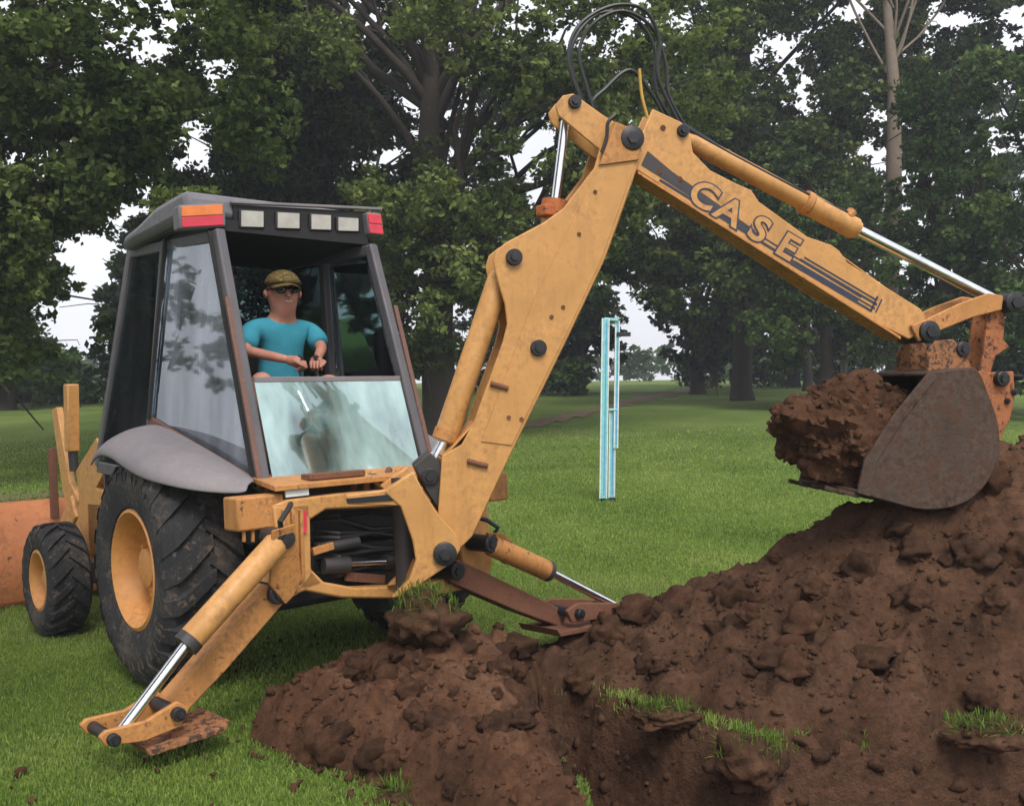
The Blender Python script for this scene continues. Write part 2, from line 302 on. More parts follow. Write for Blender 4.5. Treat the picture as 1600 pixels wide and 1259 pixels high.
def pile_h(X, Y):
    wob = .35*(fbm(X*1.4, Y*1.4, 4, 51)-.5)
    cz = np.interp(X+wob*.6, _cx, _cz); yl = np.interp(X, _lx, _ly)+.5*(fbm(X*2.6, Y*2.6, 3, 55)-.55); yc = np.interp(X, [1.3, 2.3], [6.2, 5.75])+wob*.5
    t = np.clip((Y-yl)/(yc-yl), -.3, 1); h = np.where(t > 0, cz*np.sign(t)*np.abs(t)**.72+.04*sstep(0, .12, t), t*.4)
    h = np.where(Y > yc, cz-(Y-yc)*.75, h); h = np.minimum(h, cz+.02)
    c, hv = cells(X*4.2, Y*4.2, 13); c2, hv2 = cells(X*10, Y*10, 17); c3, hv3 = cells(X*23, Y*23, 23)
    rid = 1-np.abs(2*fbm(X*3.3, Y*3.3, 4, 91)-1)*2.2
    lump = (.45-c)*.10*(.1+hv)*fbm(X*1.1, Y*1.1, 2, 77)*1.7+(.5-c2)*.04*np.maximum(0, hv2-.35)*2+(.5-c3)*.018*(hv3 > .5)+rid*.06+.12*(fbm(X*9, Y*9, 4, 95)-.5)+.045*(fbm(X*21, Y*21, 2, 99)-.5)+(.5-c)*.10*np.maximum(0, hv-.55)*2
    return h+lump*sstep(-.02, .12, h)*1.0+.10*(fbm(X*2.4, Y*2.4, 3, 61)-.5)*sstep(0, .2, h)-.02
def lines(lo, hi, step, far, growth=1.13):
    a = list(np.arange(lo, hi+1e-6, step)); s = step; x = hi
    while x < far[1]: s *= growth; x += s; a.append(x)
    s = step; x = lo; b = []
    while x > far[0]: s *= growth; x -= s; b.append(x)
    return np.array(b[::-1]+a)
gx = lines(-.4, 3.6, .026, (-260, 260)); gy = lines(3.0, 5.9, .026, (-15, 420))
GX, GY = np.meshgrid(gx, gy); GZ = base_z(GX, GY); PD = pit_depth(GX, GY); GZ = GZ-PD
c_, hv_ = cells(GX*8, GY*8, 5); GZ = GZ+np.where(PD > .05, (.5-c_)*.07*(.3+hv_)+.08*(fbm(GX*5, GY*5, 3, 8)-.5), 0)
soilm = np.maximum(sstep(.004, .03, PD), sstep(-.40, -.30, sdist(GX, GY, PIT))*(GX > .0)*(GY > 4.3)); soilm = np.maximum(soilm, sstep(-.04, .0, pile_h(GX, GY))*(GX > -.1)*(GX < 6.4)*(GY < 8.6))
V = np.stack([GX, GY, GZ], -1).reshape(-1, 3); ny, nx = GX.shape
I = np.arange(ny*nx).reshape(ny, nx); Fq = np.stack([I[:-1, :-1], I[:-1, 1:], I[1:, 1:], I[1:, :-1]], -1).reshape(-1, 4)
def grassmat():
    m, n, l, b = nmat('lawn_grass'); z = noise(n, l, .35, 6, .65); r = rampnode(n, [(.3, (.080, .125, .026)), (.5, (.115, .168, .038)), (.72, (.17, .21, .062))]); l.new(z.outputs[0], r.inputs[0])
    f = noise(n, l, 18, 5, .75); rf = rampnode(n, [(.28, (.5, .52, .5)), (.72, (1.35, 1.32, 1.25))]); l.new(f.outputs[0], rf.inputs[0])
    g = mixc(n, l, 1.0, r.outputs[0], rf.outputs[0], 'MULTIPLY')
    sz = noise(n, l, 14, 7, .7); sr = rampnode(n, [(.3, (.045, .024, .016)), (.7, (.12, .062, .036))]); l.new(sz.outputs[0], sr.inputs[0])
    a = n.new('ShaderNodeAttribute'); a.attribute_name = 'soil'
    l.new(mixc(n, l, a.outputs['Fac'], g, sr.outputs[0]), b.inputs['Base Color']); b.inputs['Roughness'].default_value = .95; b.inputs['Specular IOR Level'].default_value = .1
    bu = n.new('ShaderNodeBump'); bu.inputs['Strength'].default_value = .9; bu.inputs['Distance'].default_value = .04; l.new(f.outputs[0], bu.inputs['Height']); l.new(bu.outputs[0], b.inputs['Normal'])
    return m
M['grass'] = grassmat()
ground = fast_mesh('ground', V, Fq, M['grass'], {'soil': soilm.ravel()}); setp(ground, kind='structure'); ground.data.shade_smooth()

def heap(name, xr, yr, step, fn, mat, label, cat):
    x = np.arange(*xr, step); y = np.arange(*yr, step); X, Y = np.meshgrid(x, y); h = fn(X, Y); pdh = pit_depth(X, Y); zb = base_z(X, Y); Z = zb-pdh+h-.05*sstep(.05, -.12, h)
    d = .022*(fbm(X*9, Y*9, 2, 3)-.5); X2 = X+d; Y2 = Y+.022*(fbm(X*9+50, Y*9, 2, 4)-.5)
    i = np.arange(X.size).reshape(X.shape); f = np.stack([i[:-1, :-1], i[:-1, 1:], i[1:, 1:], i[1:, :-1]], -1).reshape(-1, 4)
    ok = (h.ravel()[f] > -.12).any(1) & (pdh.ravel()[f] < .22).all(1); f = f[ok]
    used = np.unique(f); mp = np.full(X.size, -1); mp[used] = np.arange(len(used))
    o = fast_mesh(name, np.stack([X2, Y2, Z], -1).reshape(-1, 3)[used], mp[f], mat); o.data.shade_smooth()
    return setp(o, label, cat)
heap('dirt_pile', (-.1, 6.4), (4.4, 8.6), .026, pile_h, M['soil'], 'tall brown pile of dug soil under the raised bucket', 'dirt pile')
heap('spoil_heap', (-1.9, .5), (3.0, 6.1), .020, spoil_h, M['soil_red'], 'low reddish spoil heap of loose clods on the near side of the pit', 'dirt heap')

def soil_top(X, Y):      # upper surface and whether it is soil
    zb = base_z(X, Y); pd = pit_depth(X, Y); p = pile_h(X, Y); s = np.where((X > -1.9) & (X < .5), spoil_h(X, Y), -1); p = np.where((X > -.1), p, -1)
    h = np.maximum(np.maximum(p, s), 0); isoil = (np.maximum(p, s) > .01) | (pd > .06)
    return np.where(pd > .1, zb-pd, zb+h), isoil

# earth strips on the far lawn
def strip(name, pts, wd, mat):
    P = [groundpt(*p) for p in pts]; rows = []
    for k in range(len(P)-1):
        for q in range(12):
            t = q/12; c = P[k]*(1-t)+P[k+1]*t; wv = wd[k]*(1-t)+wd[k+1]*t; row = []
            for j in range(7):
                v = (j/6-.5)*wv*(1+.5*math.sin(k*5+q*1.7+j)); x, y = c[0], c[1]+v
                row.append((x, y, float(base_z(np.array([x]), np.array([y]))[0])+.02))
            rows.append(row)
    o = MB().grid(rows).build(name, mat); return setp(o, kind='structure')
strip('dirt_path', [(700, 690), (830, 664), (930, 642), (1010, 622), (1110, 606)], [1.4, 1.8, 2.4, 3.2, 3.5], M['soil_path'])
strip('path', [(-60, 781), (30, 779), (100, 772), (170, 768)], [.8, .9, .8, .7], M['soil_path'])

# ------------------------------------------------------------------ grass blades
def blades(name, X, Y, Z, hgt, wid, lean=.6, label=None, kind='stuff', parent=None, tint=None):
    n = len(X); a = rng.uniform(0, 2*np.pi, n); l = np.abs(rng.normal(0, lean, n))*hgt; b = rng.uniform(0, 2*np.pi, n)
    ux, uy = np.cos(a)*wid/2, np.sin(a)*wid/2; dx, dy = np.cos(b)*l, np.sin(b)*l; hz = np.sqrt(np.maximum(hgt**2-l**2*.8, (.25*hgt)**2))
    base = np.stack([X, Y, Z], -1); u = np.stack([ux, uy, 0*ux], -1); mid = base+np.stack([dx*.35, dy*.35, hz*.6], -1); tip = base+np.stack([dx, dy, hz], -1)
    V = np.stack([base, mid+u, tip, mid-u], 1).reshape(-1, 3); F = np.arange(n*4).reshape(-1, 4)
    t = tint if tint is not None else np.clip(.05+.5*fbm(X*1.1, Y*1.1, 3, 9)+.55*(fbm(X*.28, Y*.28, 3, 19)-.2)+rng.normal(0, .17, n), 0, 1)
    o = fast_mesh(name, V, F, M['blade'], {'tint': np.repeat(t, 4)}, parent)
    if label: setp(o, label, 'grass')
    if kind: o['kind'] = kind
    return o
n = 1000000; Yr = 3.4*(26/3.4)**rng.random(n); Xr = rng.uniform(-.68, .68, n)*(Yr+1.5)
_, iss = soil_top(Xr, Yr); ok = ~iss; _dp = sdist(Xr, Yr, PIT); ok &= ~((_dp > -.4) & (Xr > -.1) & (Yr > 4.3) & (Yr < 6) & (fbm(Xr*3.3, Yr*3.3, 2, 5) < .56))
for (r_, f_) in ((-.83, 0), (.83, 0), (-.83, 2.1), (.83, 2.1)):
    q = m2w((r_, f_, 0)); ok &= (Xr-q[0])**2+(Yr-q[1])**2 > .05
Xr, Yr = Xr[ok], Yr[ok]; keep = rng.random(len(Xr)) < sstep(26, 11, Yr)*.85+.15*sstep(26, 20, Yr); Xr, Yr = Xr[keep], Yr[keep]
if len(Xr) > 400000: Xr, Yr = Xr[:400000], Yr[:400000]
xl = rng.uniform(.1, 4.2, 60000); yl = rng.uniform(4.3, 5.6, 60000); dl = sdist(xl, yl, PIT)+.10*(fbm(xl*4, yl*4, 3, 21)-.5); kl = (dl < .02) & (dl > -.14) & (pile_h(xl, yl) < .03) & (rng.random(60000) < .9*sstep(.42, .62, fbm(xl*3.3, yl*3.3, 2, 5))); Xr = np.concatenate([xl[kl], Xr]); Yr = np.concatenate([yl[kl], Yr]); NLIP = int(kl.sum())
sz = np.maximum(1, Yr/5.5)
hb = rng.uniform(.020, .044, len(Xr))*sz**.35; hb[:NLIP] *= 1.5
blades('lawn_blades', Xr, Yr, base_z(Xr, Yr)-.004-pit_depth(Xr, Yr), hb, .0056*sz*rng.uniform(.8, 1.3, len(Xr)), label='short green mown lawn grass around the digging')

# ------------------------------------------------------------------ trees
def leafcloud(centres, radii, per, size, tint0, flat=.75):
    Ps = []; Ts = []; Ss = []
    for c, r, n_, s_, t_ in zip(centres, radii, per, size, tint0):
        nt_ = max(6, int(n_/24)); d = rng.normal(size=(nt_, 3)); d /= np.linalg.norm(d, axis=1)[:, None]
        tw = d*(r*rng.random((nt_, 1))**(1/2.4))*np.array([1, 1, flat]); i = rng.integers(0, nt_, n_)
        Ps.append(c+tw[i]+rng.normal(size=(n_, 3))*r*.13*np.array([1, 1, .6])); Ts.append(np.clip(t_+rng.normal(0, .15, n_)+.34*(rng.random(nt_)-.5)[i], 0, 1)); Ss.append(s_*rng.uniform(.65, 1.3, n_))
    P = np.concatenate(Ps); T = np.concatenate(Ts); S = np.concatenate(Ss); n = len(P)
    nrm = rng.normal(size=(n, 3))+np.array([0, 0, .8]); nrm /= np.linalg.norm(nrm, axis=1)[:, None]
    a = rng.normal(size=(n, 3)); u = np.cross(nrm, a); u /= np.linalg.norm(u, axis=1)[:, None]; v = np.cross(nrm, u)
    V = np.stack([P-u*S[:, None]*.5, P+v*S[:, None]*.30, P+u*S[:, None]*.5, P-v*S[:, None]*.30+nrm*S[:, None]*.08], 1).reshape(-1, 3)
    return V, np.arange(n*4).reshape(-1, 4), np.repeat(T, 4)
def limb(mb, a, b, r0, r1, wob=.08, n=7, seg=8):
    a = np.array(a, float); b = np.array(b, float); ln = np.linalg.norm(b-a); P = []
    o1 = rng.normal(size=3)*wob*ln; o2 = rng.normal(size=3)*wob*ln*.5
    for k in range(n):
        t = k/(n-1); P.append(a*(1-t)+b*t+o1*math.sin(math.pi*t)+o2*math.sin(2*math.pi*t)+np.array([0, 0, .10*ln*math.sin(math.pi*t)]))
    mb.tube(P, [r0+(r1-r0)*(k/(n-1))**.8 for k in range(n)], seg)
    return P
def tree(name, label, base, trunk_r, fork, top, clumps, leafm, barkm, size, dens, group=None, limbs=14, lean=(0, 0), cat='tree', limb_r=.34):
    # clumps: list of (world centre, radius, tint)
    root = empty(name, tuple(base)); setp(root, label, cat, group); B = np.array(base, float)
    mb = MB(); tp = [np.array([lean[0]*t, lean[1]*t, top*t]) for t in (-.03, .0, .03, .08, .2, .4, .6, .8, 1)]
    tp = [p+np.array([rng.normal(0, .012*top*t), rng.normal(0, .012*top*t), 0]) for p, t in zip(tp, (0, 0, .1, .2, .4, .6, .8, 1, 1))]
    mb.tube(tp, [trunk_r*q for q in (1.6, 1.45, 1.2, 1.05, .97, .86, .66, .4, .12)], 14)
    order = sorted(range(len(clumps)), key=lambda i: -clumps[i][1])[:limbs]
    for i in order:
        c = np.array(clumps[i][0])-B; zf = min(max(fork, c[2]*.62), top*.9); t = zf/top; a = np.array([lean[0]*t, lean[1]*t, zf])
        P = limb(mb, a, c, trunk_r*limb_r, .03)
        for _ in range(3):
            k = random.randint(3, 5); limb(mb, P[k], P[-1]+rng.normal(size=3)*clumps[i][1]*.8, trunk_r*.12, .015, n=5, seg=5)
    mb.build('trunk', barkm, root, smooth=60)
    C = [np.array(c[0])-B for c in clumps]; R = [c[1] for c in clumps]; T = [c[2] for c in clumps]
    per = [int(dens*.74*r*r) for r in R]; size = size*1.08
    V, F, TT = leafcloud(C, R, per, [size]*len(C), T)
    fast_mesh('crown', V, F, leafm, {'tint': TT}, root)
    return root
GAPS = [(300, 205, 40), (322, 240, 30), (250, 65, 34), (345, 120, 24), (128, 528, 58), (70, 505, 26), (95, 385, 28), (170, 425, 24), (230, 95, 22), (845, 215, 34), (835, 275, 30), (600, 245, 15), (655, 165, 17), (845, 300, 22), (1000, 505, 46), (1010, 545, 36), (962, 455, 22), (1088, 455, 20),
        (1250, 165, 24), (1240, 105, 17), (1238, 65, 12), (1376, 180, 17), (1590, 45, 24), (1490, 33, 18), (1312, 22, 14), (565, 8, 18), (880, 65, 14), (1350, 235, 10), (180, 350, 18), (240, 300, 16), (1030, 365, 14), (60, 240, 16)]
def region(boxes, depth, dj, rad, n, tint, tj=.18, gap=1.0):      # clumps spread through a part of the view at a given distance
    out = []; tries = 0; A = sum((b[2]-b[0])*(b[3]-b[1]) for b in boxes)
    for b in boxes:
        m = max(1, round(n*(b[2]-b[0])*(b[3]-b[1])/A))
        for _ in range(m):
            for _t in range(30):
                px, py = random.uniform(b[0], b[2]), random.uniform(b[1], b[3]); d = depth+random.uniform(-dj, dj); r = random.uniform(*rad); rp = r*FPX/d
                if all((px-g[0])**2+(py-g[1])**2 > (g[2]*gap*.55+rp*.68)**2 for g in GAPS): out.append((at(px, py, d), r, min(1, max(0, random.gauss(tint, tj))))); break
    return out
def gpt(px, d):      # foot of a tree seen at column px, d metres away
    p = at(px, 600, d); return np.array([p[0], p[1], float(base_z(np.array([p[0]]), np.array([p[1]]))[0])-.05])
def sky_clumps(cx, d, wpx, y0, y1, n, rad, tint):   # crown above the frame
    return [(at(random.uniform(cx-wpx, cx+wpx), random.uniform(y0, y1), d+random.uniform(-2.5, 2.5)), random.uniform(*rad), random.gauss(tint, .1)) for _ in range(n)]
# left oak, near, its trunk outside the frame
tree('oak_tree', 'large leafy oak at the left edge with low drooping branches', gpt(-260, 17), .42, 3.0, 11,
     region([(-120, 60, 260, 330), (-60, 300, 220, 480), (-100, -120, 420, 60), (100, 90, 340, 330), (200, 40, 400, 300), (-60, 330, 200, 560)], 16, 2.4, (.4, .9), 215, .60) + sky_clumps(-150, 17, 500, -500, -120, 14, (1.0, 1.6), .5),
     M['leaf_oak'], M['bark'], .125, 1300, limbs=34)
# two more of the row, unseen, added for dark window reflections and lawn shade
for (x, y, lab) in ((-20, 15.5, 'oak added to the left row outside the picture, for reflections and shade, nearer'), (-27, 24, 'oak added to the left row outside the picture, for reflections and shade, farther')):
    cl = [(np.array([x+random.gauss(0, 2.6), y+random.gauss(0, 2.6), random.uniform(2.2, 9.5)]), random.uniform(1.2, 2.0), random.gauss(.45, .1)) for _ in range(34)]
    tree('oak_tree', lab, (x, y, .0), .42, 2.2, 9, cl, M['leaf_oak'], M['bark'], .34, 190, limbs=14)
ov = [(np.array([-4.6+random.gauss(0, 1.3), 1.2+random.gauss(0, 1.3), random.uniform(4.4, 8.0)]), random.uniform(.8, 1.3), random.gauss(.5, .1)) for _ in range(54)]  # unseen oak crown, added to shade the near lawn on the left
tree('oak_tree', 'unseen oak added behind the camera at the left to shade the near lawn', (-6.5, -.5, 0), .4, 3.2, 8.5, ov, M['leaf_oak'], M['bark'], .22, 380, limbs=14)
# dark tree behind the cab, darker leaf colours
tree('dark_tree', 'dark-leaved broadleaf tree directly behind the cab roof', gpt(500, 27), .42, 3.4, 15,
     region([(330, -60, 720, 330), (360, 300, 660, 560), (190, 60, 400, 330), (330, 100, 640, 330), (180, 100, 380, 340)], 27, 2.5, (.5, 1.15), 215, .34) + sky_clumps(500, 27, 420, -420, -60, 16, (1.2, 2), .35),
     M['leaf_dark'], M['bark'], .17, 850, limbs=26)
# broad oak behind the boom, lit look of its boughs put into the leaf tint
tree('oak_tree', 'broad oak with a thick trunk just left of the boom and boughs coloured as lit olive', gpt(688, 23), .40, 3.2, 12,
     region([(330, 30, 560, 130), (740, 60, 850, 200), (640, -20, 900, 110), (560, 300, 800, 470), (600, 330, 760, 560), (640, 180, 800, 330), (850, 0, 1050, 140), (1010, 40, 1110, 180), (800, 100, 960, 330), (780, 200, 1000, 460)], 21.5, 1.6, (.42, .9), 180, .76) + sky_clumps(700, 23, 450, -420, -60, 14, (1.1, 1.8), .6),
     M['leaf_oak'], M['bark'], .14, 1100, limbs=34)
# tree right of the boom with a dark trunk
tree('oak_tree', 'oak with a dark upright trunk standing under the middle of the dipper arm', gpt(1160, 36), .34, 3.8, 15,
     region([(960, 300, 1110, 490), (1060, 90, 1200, 260), (1090, 280, 1330, 480), (1000, 60, 1110, 200), (1100, -40, 1330, 90), (900, 330, 990, 430), (1190, 100, 1340, 330), (1090, 160, 1250, 330), (940, 360, 1110, 500), (1250, 0, 1420, 230)], 33, 2.2, (.6, 1.25), 215, .60) + sky_clumps(1130, 34, 320, -300, -40, 14, (1.4, 2.2), .5),
     M['leaf_oak'], M['bark'], .19, 740, limbs=28)
# tall bare pale trunk
tree('tall_tree', 'tall straight tree with a bare pale trunk above the dipper arm', gpt(1398, 31), .30, 8.0, 17,
     region([(1290, -40, 1395, 140), (1425, -30, 1620, 130), (1480, -20, 1640, 110), (1330, -260, 1500, -20), (1380, 60, 1480, 220)], 32.5, 1.5, (.5, 1.0), 95, .44) + sky_clumps(1400, 31, 200, -420, -150, 12, (1.2, 1.9), .45),
     M['leaf_dark'], M['bark_pale'], .20, 560, limbs=12, limb_r=.15)
# maple thicket at the right
for k, (px, d, bx, lab) in enumerate([(1290, 30, [(1210, 210, 1370, 560), (1180, 330, 1290, 520)], 'bushy green maple rising behind the lettered dipper arm'),
                                  (1480, 27, [(1385, 220, 1560, 570), (1430, 110, 1560, 260)], 'dense green maple behind the chrome bucket rod'),
                                  (1640, 26, [(1530, 90, 1720, 600)], 'green maple cut off by the right edge of the picture')]):
    tree('maple_tree', lab, gpt(px, d), .2, 1.6, 7.2, region(bx, d, 1.8, (.5, .95), 66, .52), M['leaf_maple'], M['bark'], .155, 1000, 'maples at the lawn edge', limbs=18)
# background trees
for k, (px, d, bx, n_, lab) in enumerate([(40, 42, [(-160, 548, 190, 625), (-160, 330, 60, 470)], 64, 'low dark hedge tree at the far end of the left lawn'),
                                  (560, 48, [(180, 280, 760, 600), (330, 0, 760, 330)], 120, 'far tree seen through the cab windows'),
                                  (840, 46, [(740, 340, 965, 590), (760, 100, 1000, 340)], 95, 'far tree between the boom and the turquoise tripod'),
                                  (1240, 50, [(1040, 400, 1340, 600), (1000, 180, 1340, 470)], 120, 'far tree with slim trunks below the dipper arm'),
                                  (1520, 48, [(1330, 60, 1680, 600)], 80, 'far tree behind the bucket linkage'), (1090, 42, [(1045, 380, 1160, 575)], 30, 'small far tree right of the turquoise tripod'), (905, 43, [(860, 390, 955, 592)], 26, 'small far tree left of the turquoise tripod'), (185, 37, [(150, 300, 250, 570)], 28, 'far tree left of the cab'), (10, 36, [(-60, 450, 72, 575)], 24, 'far tree at the left edge')]):
    tree('background_tree', lab, gpt(px, d), .3, 1.5, (9 if k < 5 else 5) if k else 2.5, region(bx, d, 3 if k < 5 else 1.5, (.8, 1.6), n_, .40), M['leaf_dark'] if k % 2 else M['leaf_maple'], M['bark'], .30, 300, 'trees in the background', limbs=12)
for px, d, r, lab in ((1262, 44, .2, 'slim dark trunk nearest the oak under the dipper arm'), (1318, 46, .17, 'slim dark leaning trunk beside the soil in the bucket')):
    tree('slim_tree', lab, gpt(px, d), r, 4, 9, [(at(px+random.uniform(-50, 50), random.uniform(250, 400), d), 1.3, .35) for _ in range(6)], M['leaf_dark'], M['bark'], .3, 300, 'trees in the background', limbs=5)
# far wood on the horizon
ct = []; 
for k in range(170): px = random.uniform(-300, 1900); d = random.uniform(90, 120); ct.append((at(px, random.uniform(556, 596), d), random.uniform(1.5, 2.6), random.gauss(.5, .1)))
Vv, Ff, Tt = leafcloud([c[0] for c in ct], [c[1] for c in ct], [260]*len(ct), [.6]*len(ct), [c[2] for c in ct])
setp(fast_mesh('distant_wood', Vv, Ff, M['leaf_maple'], {'tint': Tt}), 'low distant wood along the horizon', 'wood', kind='stuff')
# ------------------------------------------------------------------ backhoe loader (all parts in machine coordinates: x right, y forward, z up)
BH = empty('backhoe_loader', tuple(MLOC), (-MPITCH, 0, YAW))
setp(BH, 'weathered tan backhoe loader with gray cab, boom raised over the dirt pile', 'backhoe')
tan, worn, rusty, black, pinm, chrome = M['tan'], M['tan_worn'], M['rusty'], M['black'], M['pin'], M['chrome']
def lerp(a, b, t): return np.array(a)*(1-t)+np.array(b)*t
def pinn(p, r, ln, parent, axis=None, name='pin', mat=None):
    a = BNm if axis is None else np.array(axis, float); p = np.array(p, float)
    mb = MB().tube([p-a*ln/2, p-a*(ln/2-.004), p+a*(ln/2-.004), p+a*ln/2], [r*.9, r, r, r*.9], 20)
    mb.tube([p-a*(ln/2+.012), p-a*(ln/2-.002)], r*.52, 6)
    return mb.build(name, mat or pinm, parent)

# --- wheels
def wheel(name, c, R, W, rimr, lugs, lugh, label):
    o = empty(name, tuple(c)); o.parent = BH; o['label'] = label
    h = W/2; prof = [(-h*.72, rimr), (-h*.9, rimr+.02), (-h, rimr+(R-rimr)*.45), (-h*.97, R-.10*R), (-h*.80, R-.03*R), (-h*.4, R-.008), (0, R), (h*.4, R-.008), (h*.80, R-.03*R), (h*.97, R-.10*R), (h, rimr+(R-rimr)*.45), (h*.9, rimr+.02), (h*.72, rimr)]
    prof = [(a, r-lugh if r > R*.85 else r) for a, r in prof]
    mb = MB().lathe(prof, 0, seg=56)
    for s in (-1, 1):                                       # chevron lugs
        for k in range(lugs):
            a0 = 2*math.pi*(k+(.5 if s > 0 else 0))/lugs; rows = []
            for j in range(6):
                t = j/5; x = s*h*(-.06+1.06*t); ang = a0+t*.30*(.66/R)**.3; rr = R-.008-(max(0, t-.55)/.45)**2*.075*R; wdt = .034*(R/.66)*(1+.5*t)
                if j == 5: rr -= lugh*1.3
                low = rr-lugh*1.6; da = wdt/R
                rows.append([(x, r*math.cos(q), r*math.sin(q)) for r, q in ((low, ang-da*1.25), (rr, ang-da), (rr, ang+da), (low, ang+da*1.25))])
            mb.grid(rows)
    mb.build('tyre', M['tyre'], o, smooth=40)
    q = -h*.70
    rim = MB().lathe([(-h*.86, rimr+.012), (-h*.90, rimr-.008), (-h*.80, rimr-.03), (-h*.45, rimr-.055), (-h*.12, rimr-.075), (-h*.10, rimr*.60), (-h*.30, rimr*.55), (-h*.34, rimr*.30), (-h*.34, .001)], 0, seg=40)
    rm = rim.build('rim', M['rim'], o, smooth=40)
    hub = MB().lathe([(-h*.30, rimr*.36), (-h*.55, rimr*.33), (-h*.60, rimr*.24), (-h*.60, .001)], 0, seg=24)
    for k in range(8): a = 2*math.pi*k/8; hub.lathe([(-h*.30, .017), (-h*.44, .017), (-h*.44, .001)], 0, (0, rimr*.46*math.cos(a), rimr*.46*math.sin(a)), 6)
    hub.build('hub', M['rim'], o)
    return o
def mirror_wheel(src, c, label):
    o = src.copy(); COL.objects.link(o); o.location = c; o.rotation_euler = (0, 0, math.pi); o['label'] = label
    for ch in src.children:
        k = ch.copy(); COL.objects.link(k); k.parent = o
    return o
rw = wheel('rear_wheel', (-.83, 0, .66), .66, .46, .335, 22, .034, 'large lugged rear wheel with tan rim')
mirror_wheel(rw, (.83, 0, .66), 'rear wheel on the far side, hidden in shadow')
fw = wheel('front_wheel', (-.85, 2.1, .40), .42, .30, .215, 18, .026, 'smaller lugged front wheel with tan rim')
mirror_wheel(fw, (.85, 2.1, .40), 'front wheel on the far side')

# --- chassis, hood, axles
c = MB(); c.box((0, .55, .78), .34, 1.1, .2).box((0, 2.0, .66), .26, .75, .16).box((0, 0, .62), .62, .13, .15).box((0, 2.1, .42), .7, .09, .09)
c.build('chassis', black, BH, bevel=.02)
hd = MB(); hd.prism([(-.36, 1.45, 1.0), (-.36, 2.85, 1.0), (-.36, 2.85, 1.28), (-.36, 1.45, 1.42)], (.72, 0, 0)); hd.build('hood', tan, BH, bevel=.05)
side = MB(); side.box((-.50, 1.72, .72), .10, .42, .22).box((.50, 1.72, .72), .10, .42, .22); side.build('side_frame', tan, BH, bevel=.015)
MB().box(mR(131, 855, -.605), .003, .05, .05).build('label_plate', M['white'], BH)
# loader tower, arms, bucket
for s in (-1, 1):
    R0 = .60*s
    def pr(px, py): p = mR(px, py, -.60); return np.array([R0, p[1], p[2]])
    t = MB(); t.prism([pr(124, 778), pr(118, 735), pr(150, 684), pr(168, 728), pr(150, 762), pr(168, 770), pr(150, 905), pr(104, 900), pr(100, 800)], (-.07*s, 0, 0)); t.build('loader_tower', tan, BH, bevel=.008)
    a = MB(); a.prism([pr(80, 640), pr(88, 636), pr(108, 752), pr(126, 790), pr(112, 800), pr(98, 770)], (-.05*s, 0, 0)); a.build('bell_crank', tan, BH, bevel=.006)
    a = MB(); a.bar(pr(111, 600), pr(113, 705), .11, .09, (0, 1, 0)); a.build('loader_cylinder', tan, BH, bevel=.012)
    a = MB(); a.tube([pr(113, 700), pr(116, 735)], .035); a.build('cylinder_rod', black, BH)
    a = MB(); a.bar(pr(88, 700)+[-.05*s, .3, 0], pr(92, 795)+[-.05*s, .3, -.1], .09, .05, (0, 1, 0)); a.build('dump_link', M['rust'], BH, bevel=.006)
    a = MB(); a.bar(pr(118, 790)+[-.02*s, 0, 0], (R0-.03*s, 3.35, .30), .20, .08); a.build('lift_arm', tan, BH, bevel=.012)
lb = MB(); prof = [(3.75, -.06), (3.35, -.10), (3.18, .05), (3.15, .35), (3.28, .68), (3.45, .84), (3.52, .86)]
rows = [[(x, f, z+.06) for (f, z) in prof] for x in (-1.12, -.4, .4, 1.12)]; lb.grid(rows)
for x in (-1.12, 1.10): lb.prism([(x, f, z+.06) for f, z in prof]+[(x, 4.05, -.05)], (.02, 0, 0))
lb.prism([(-1.12, 3.75, 0), (-1.12, 4.1, -.02), (-1.12, 4.1, 0), (-1.12, 3.75, .02)], (2.24, 0, 0))
lbo = lb.build('loader_bucket', M['loader'], BH, solid=.014)
for x in (-.7, -.5, .5, .7): MB().prism([(x, 3.2, .1), (x, 3.05, .2), (x, 3.08, .42), (x, 3.2, .5)], (.03, 0, 0)).build('bracket', M['loader'], lbo, bevel=.004)

# --- rear frame
FR = -1.1
def f_(px, py, F=FR): return mF(px, py, F)
fr = MB(); fw_ = np.array([0, .10, 0])
left = [f_(427, 790), f_(485, 786), f_(487, 889), f_(507, 912), f_(470, 926), f_(440, 944), f_(417, 930), f_(424, 880), f_(432, 830)]
fr.prism(left, fw_)
zt = f_(534, 772)[2]; fr.prism([f_(427, 790), f_(450, 780), f_(534, 770), (.70, FR, zt-.01), (.70, FR, zt-.09), f_(611, 792), f_(510, 796), f_(486, 812)], fw_-[0, .003, 0])
fr.prism([f_(487, 889), f_(507, 909), f_(557, 918), f_(640, 914), (.62, FR, .50), (.70, FR, .42), f_(640, 936), f_(534, 934), f_(464, 920)], fw_+[0, .004, 0])
fr.prism([(.46, FR, 1.0), (.70, FR, 1.0), (.72, FR, .55), (.66, FR, .42), (.5, FR, .46)], fw_-[0, .006, 0])
fro = fr.build('rear_frame', tan, BH, bevel=.012)
for px in (441, 455, 468):          # ribs on the slide tube
    a = f_(px, 796)-[0, .012, 0]; b = f_(px+2, 905)-[0, .012, 0]; MB().bar(a, b, .018, .03, (1, 0, 0)).build('rib', worn, fro, bevel=.004)
MB().prism([f_(466, 798)-[0, .016, 0], f_(477, 797)-[0, .016, 0], f_(477, 831)-[0, .016, 0], f_(467, 832)-[0, .016, 0]], (0, .012, 0)).build('reflector', M['red'], fro)
MB().prism([(.30, FR-.016, .98), (.36, FR-.016, .98), (.36, FR-.016, .86), (.30, FR-.016, .86)], (0, .012, 0)).build('reflector', M['red'], fro)
for x_ in (-.76, .76): MB().box((x_, -1.0, 1.0), .13, .08, .085).build('frame_housing', worn, BH, bevel=.012)
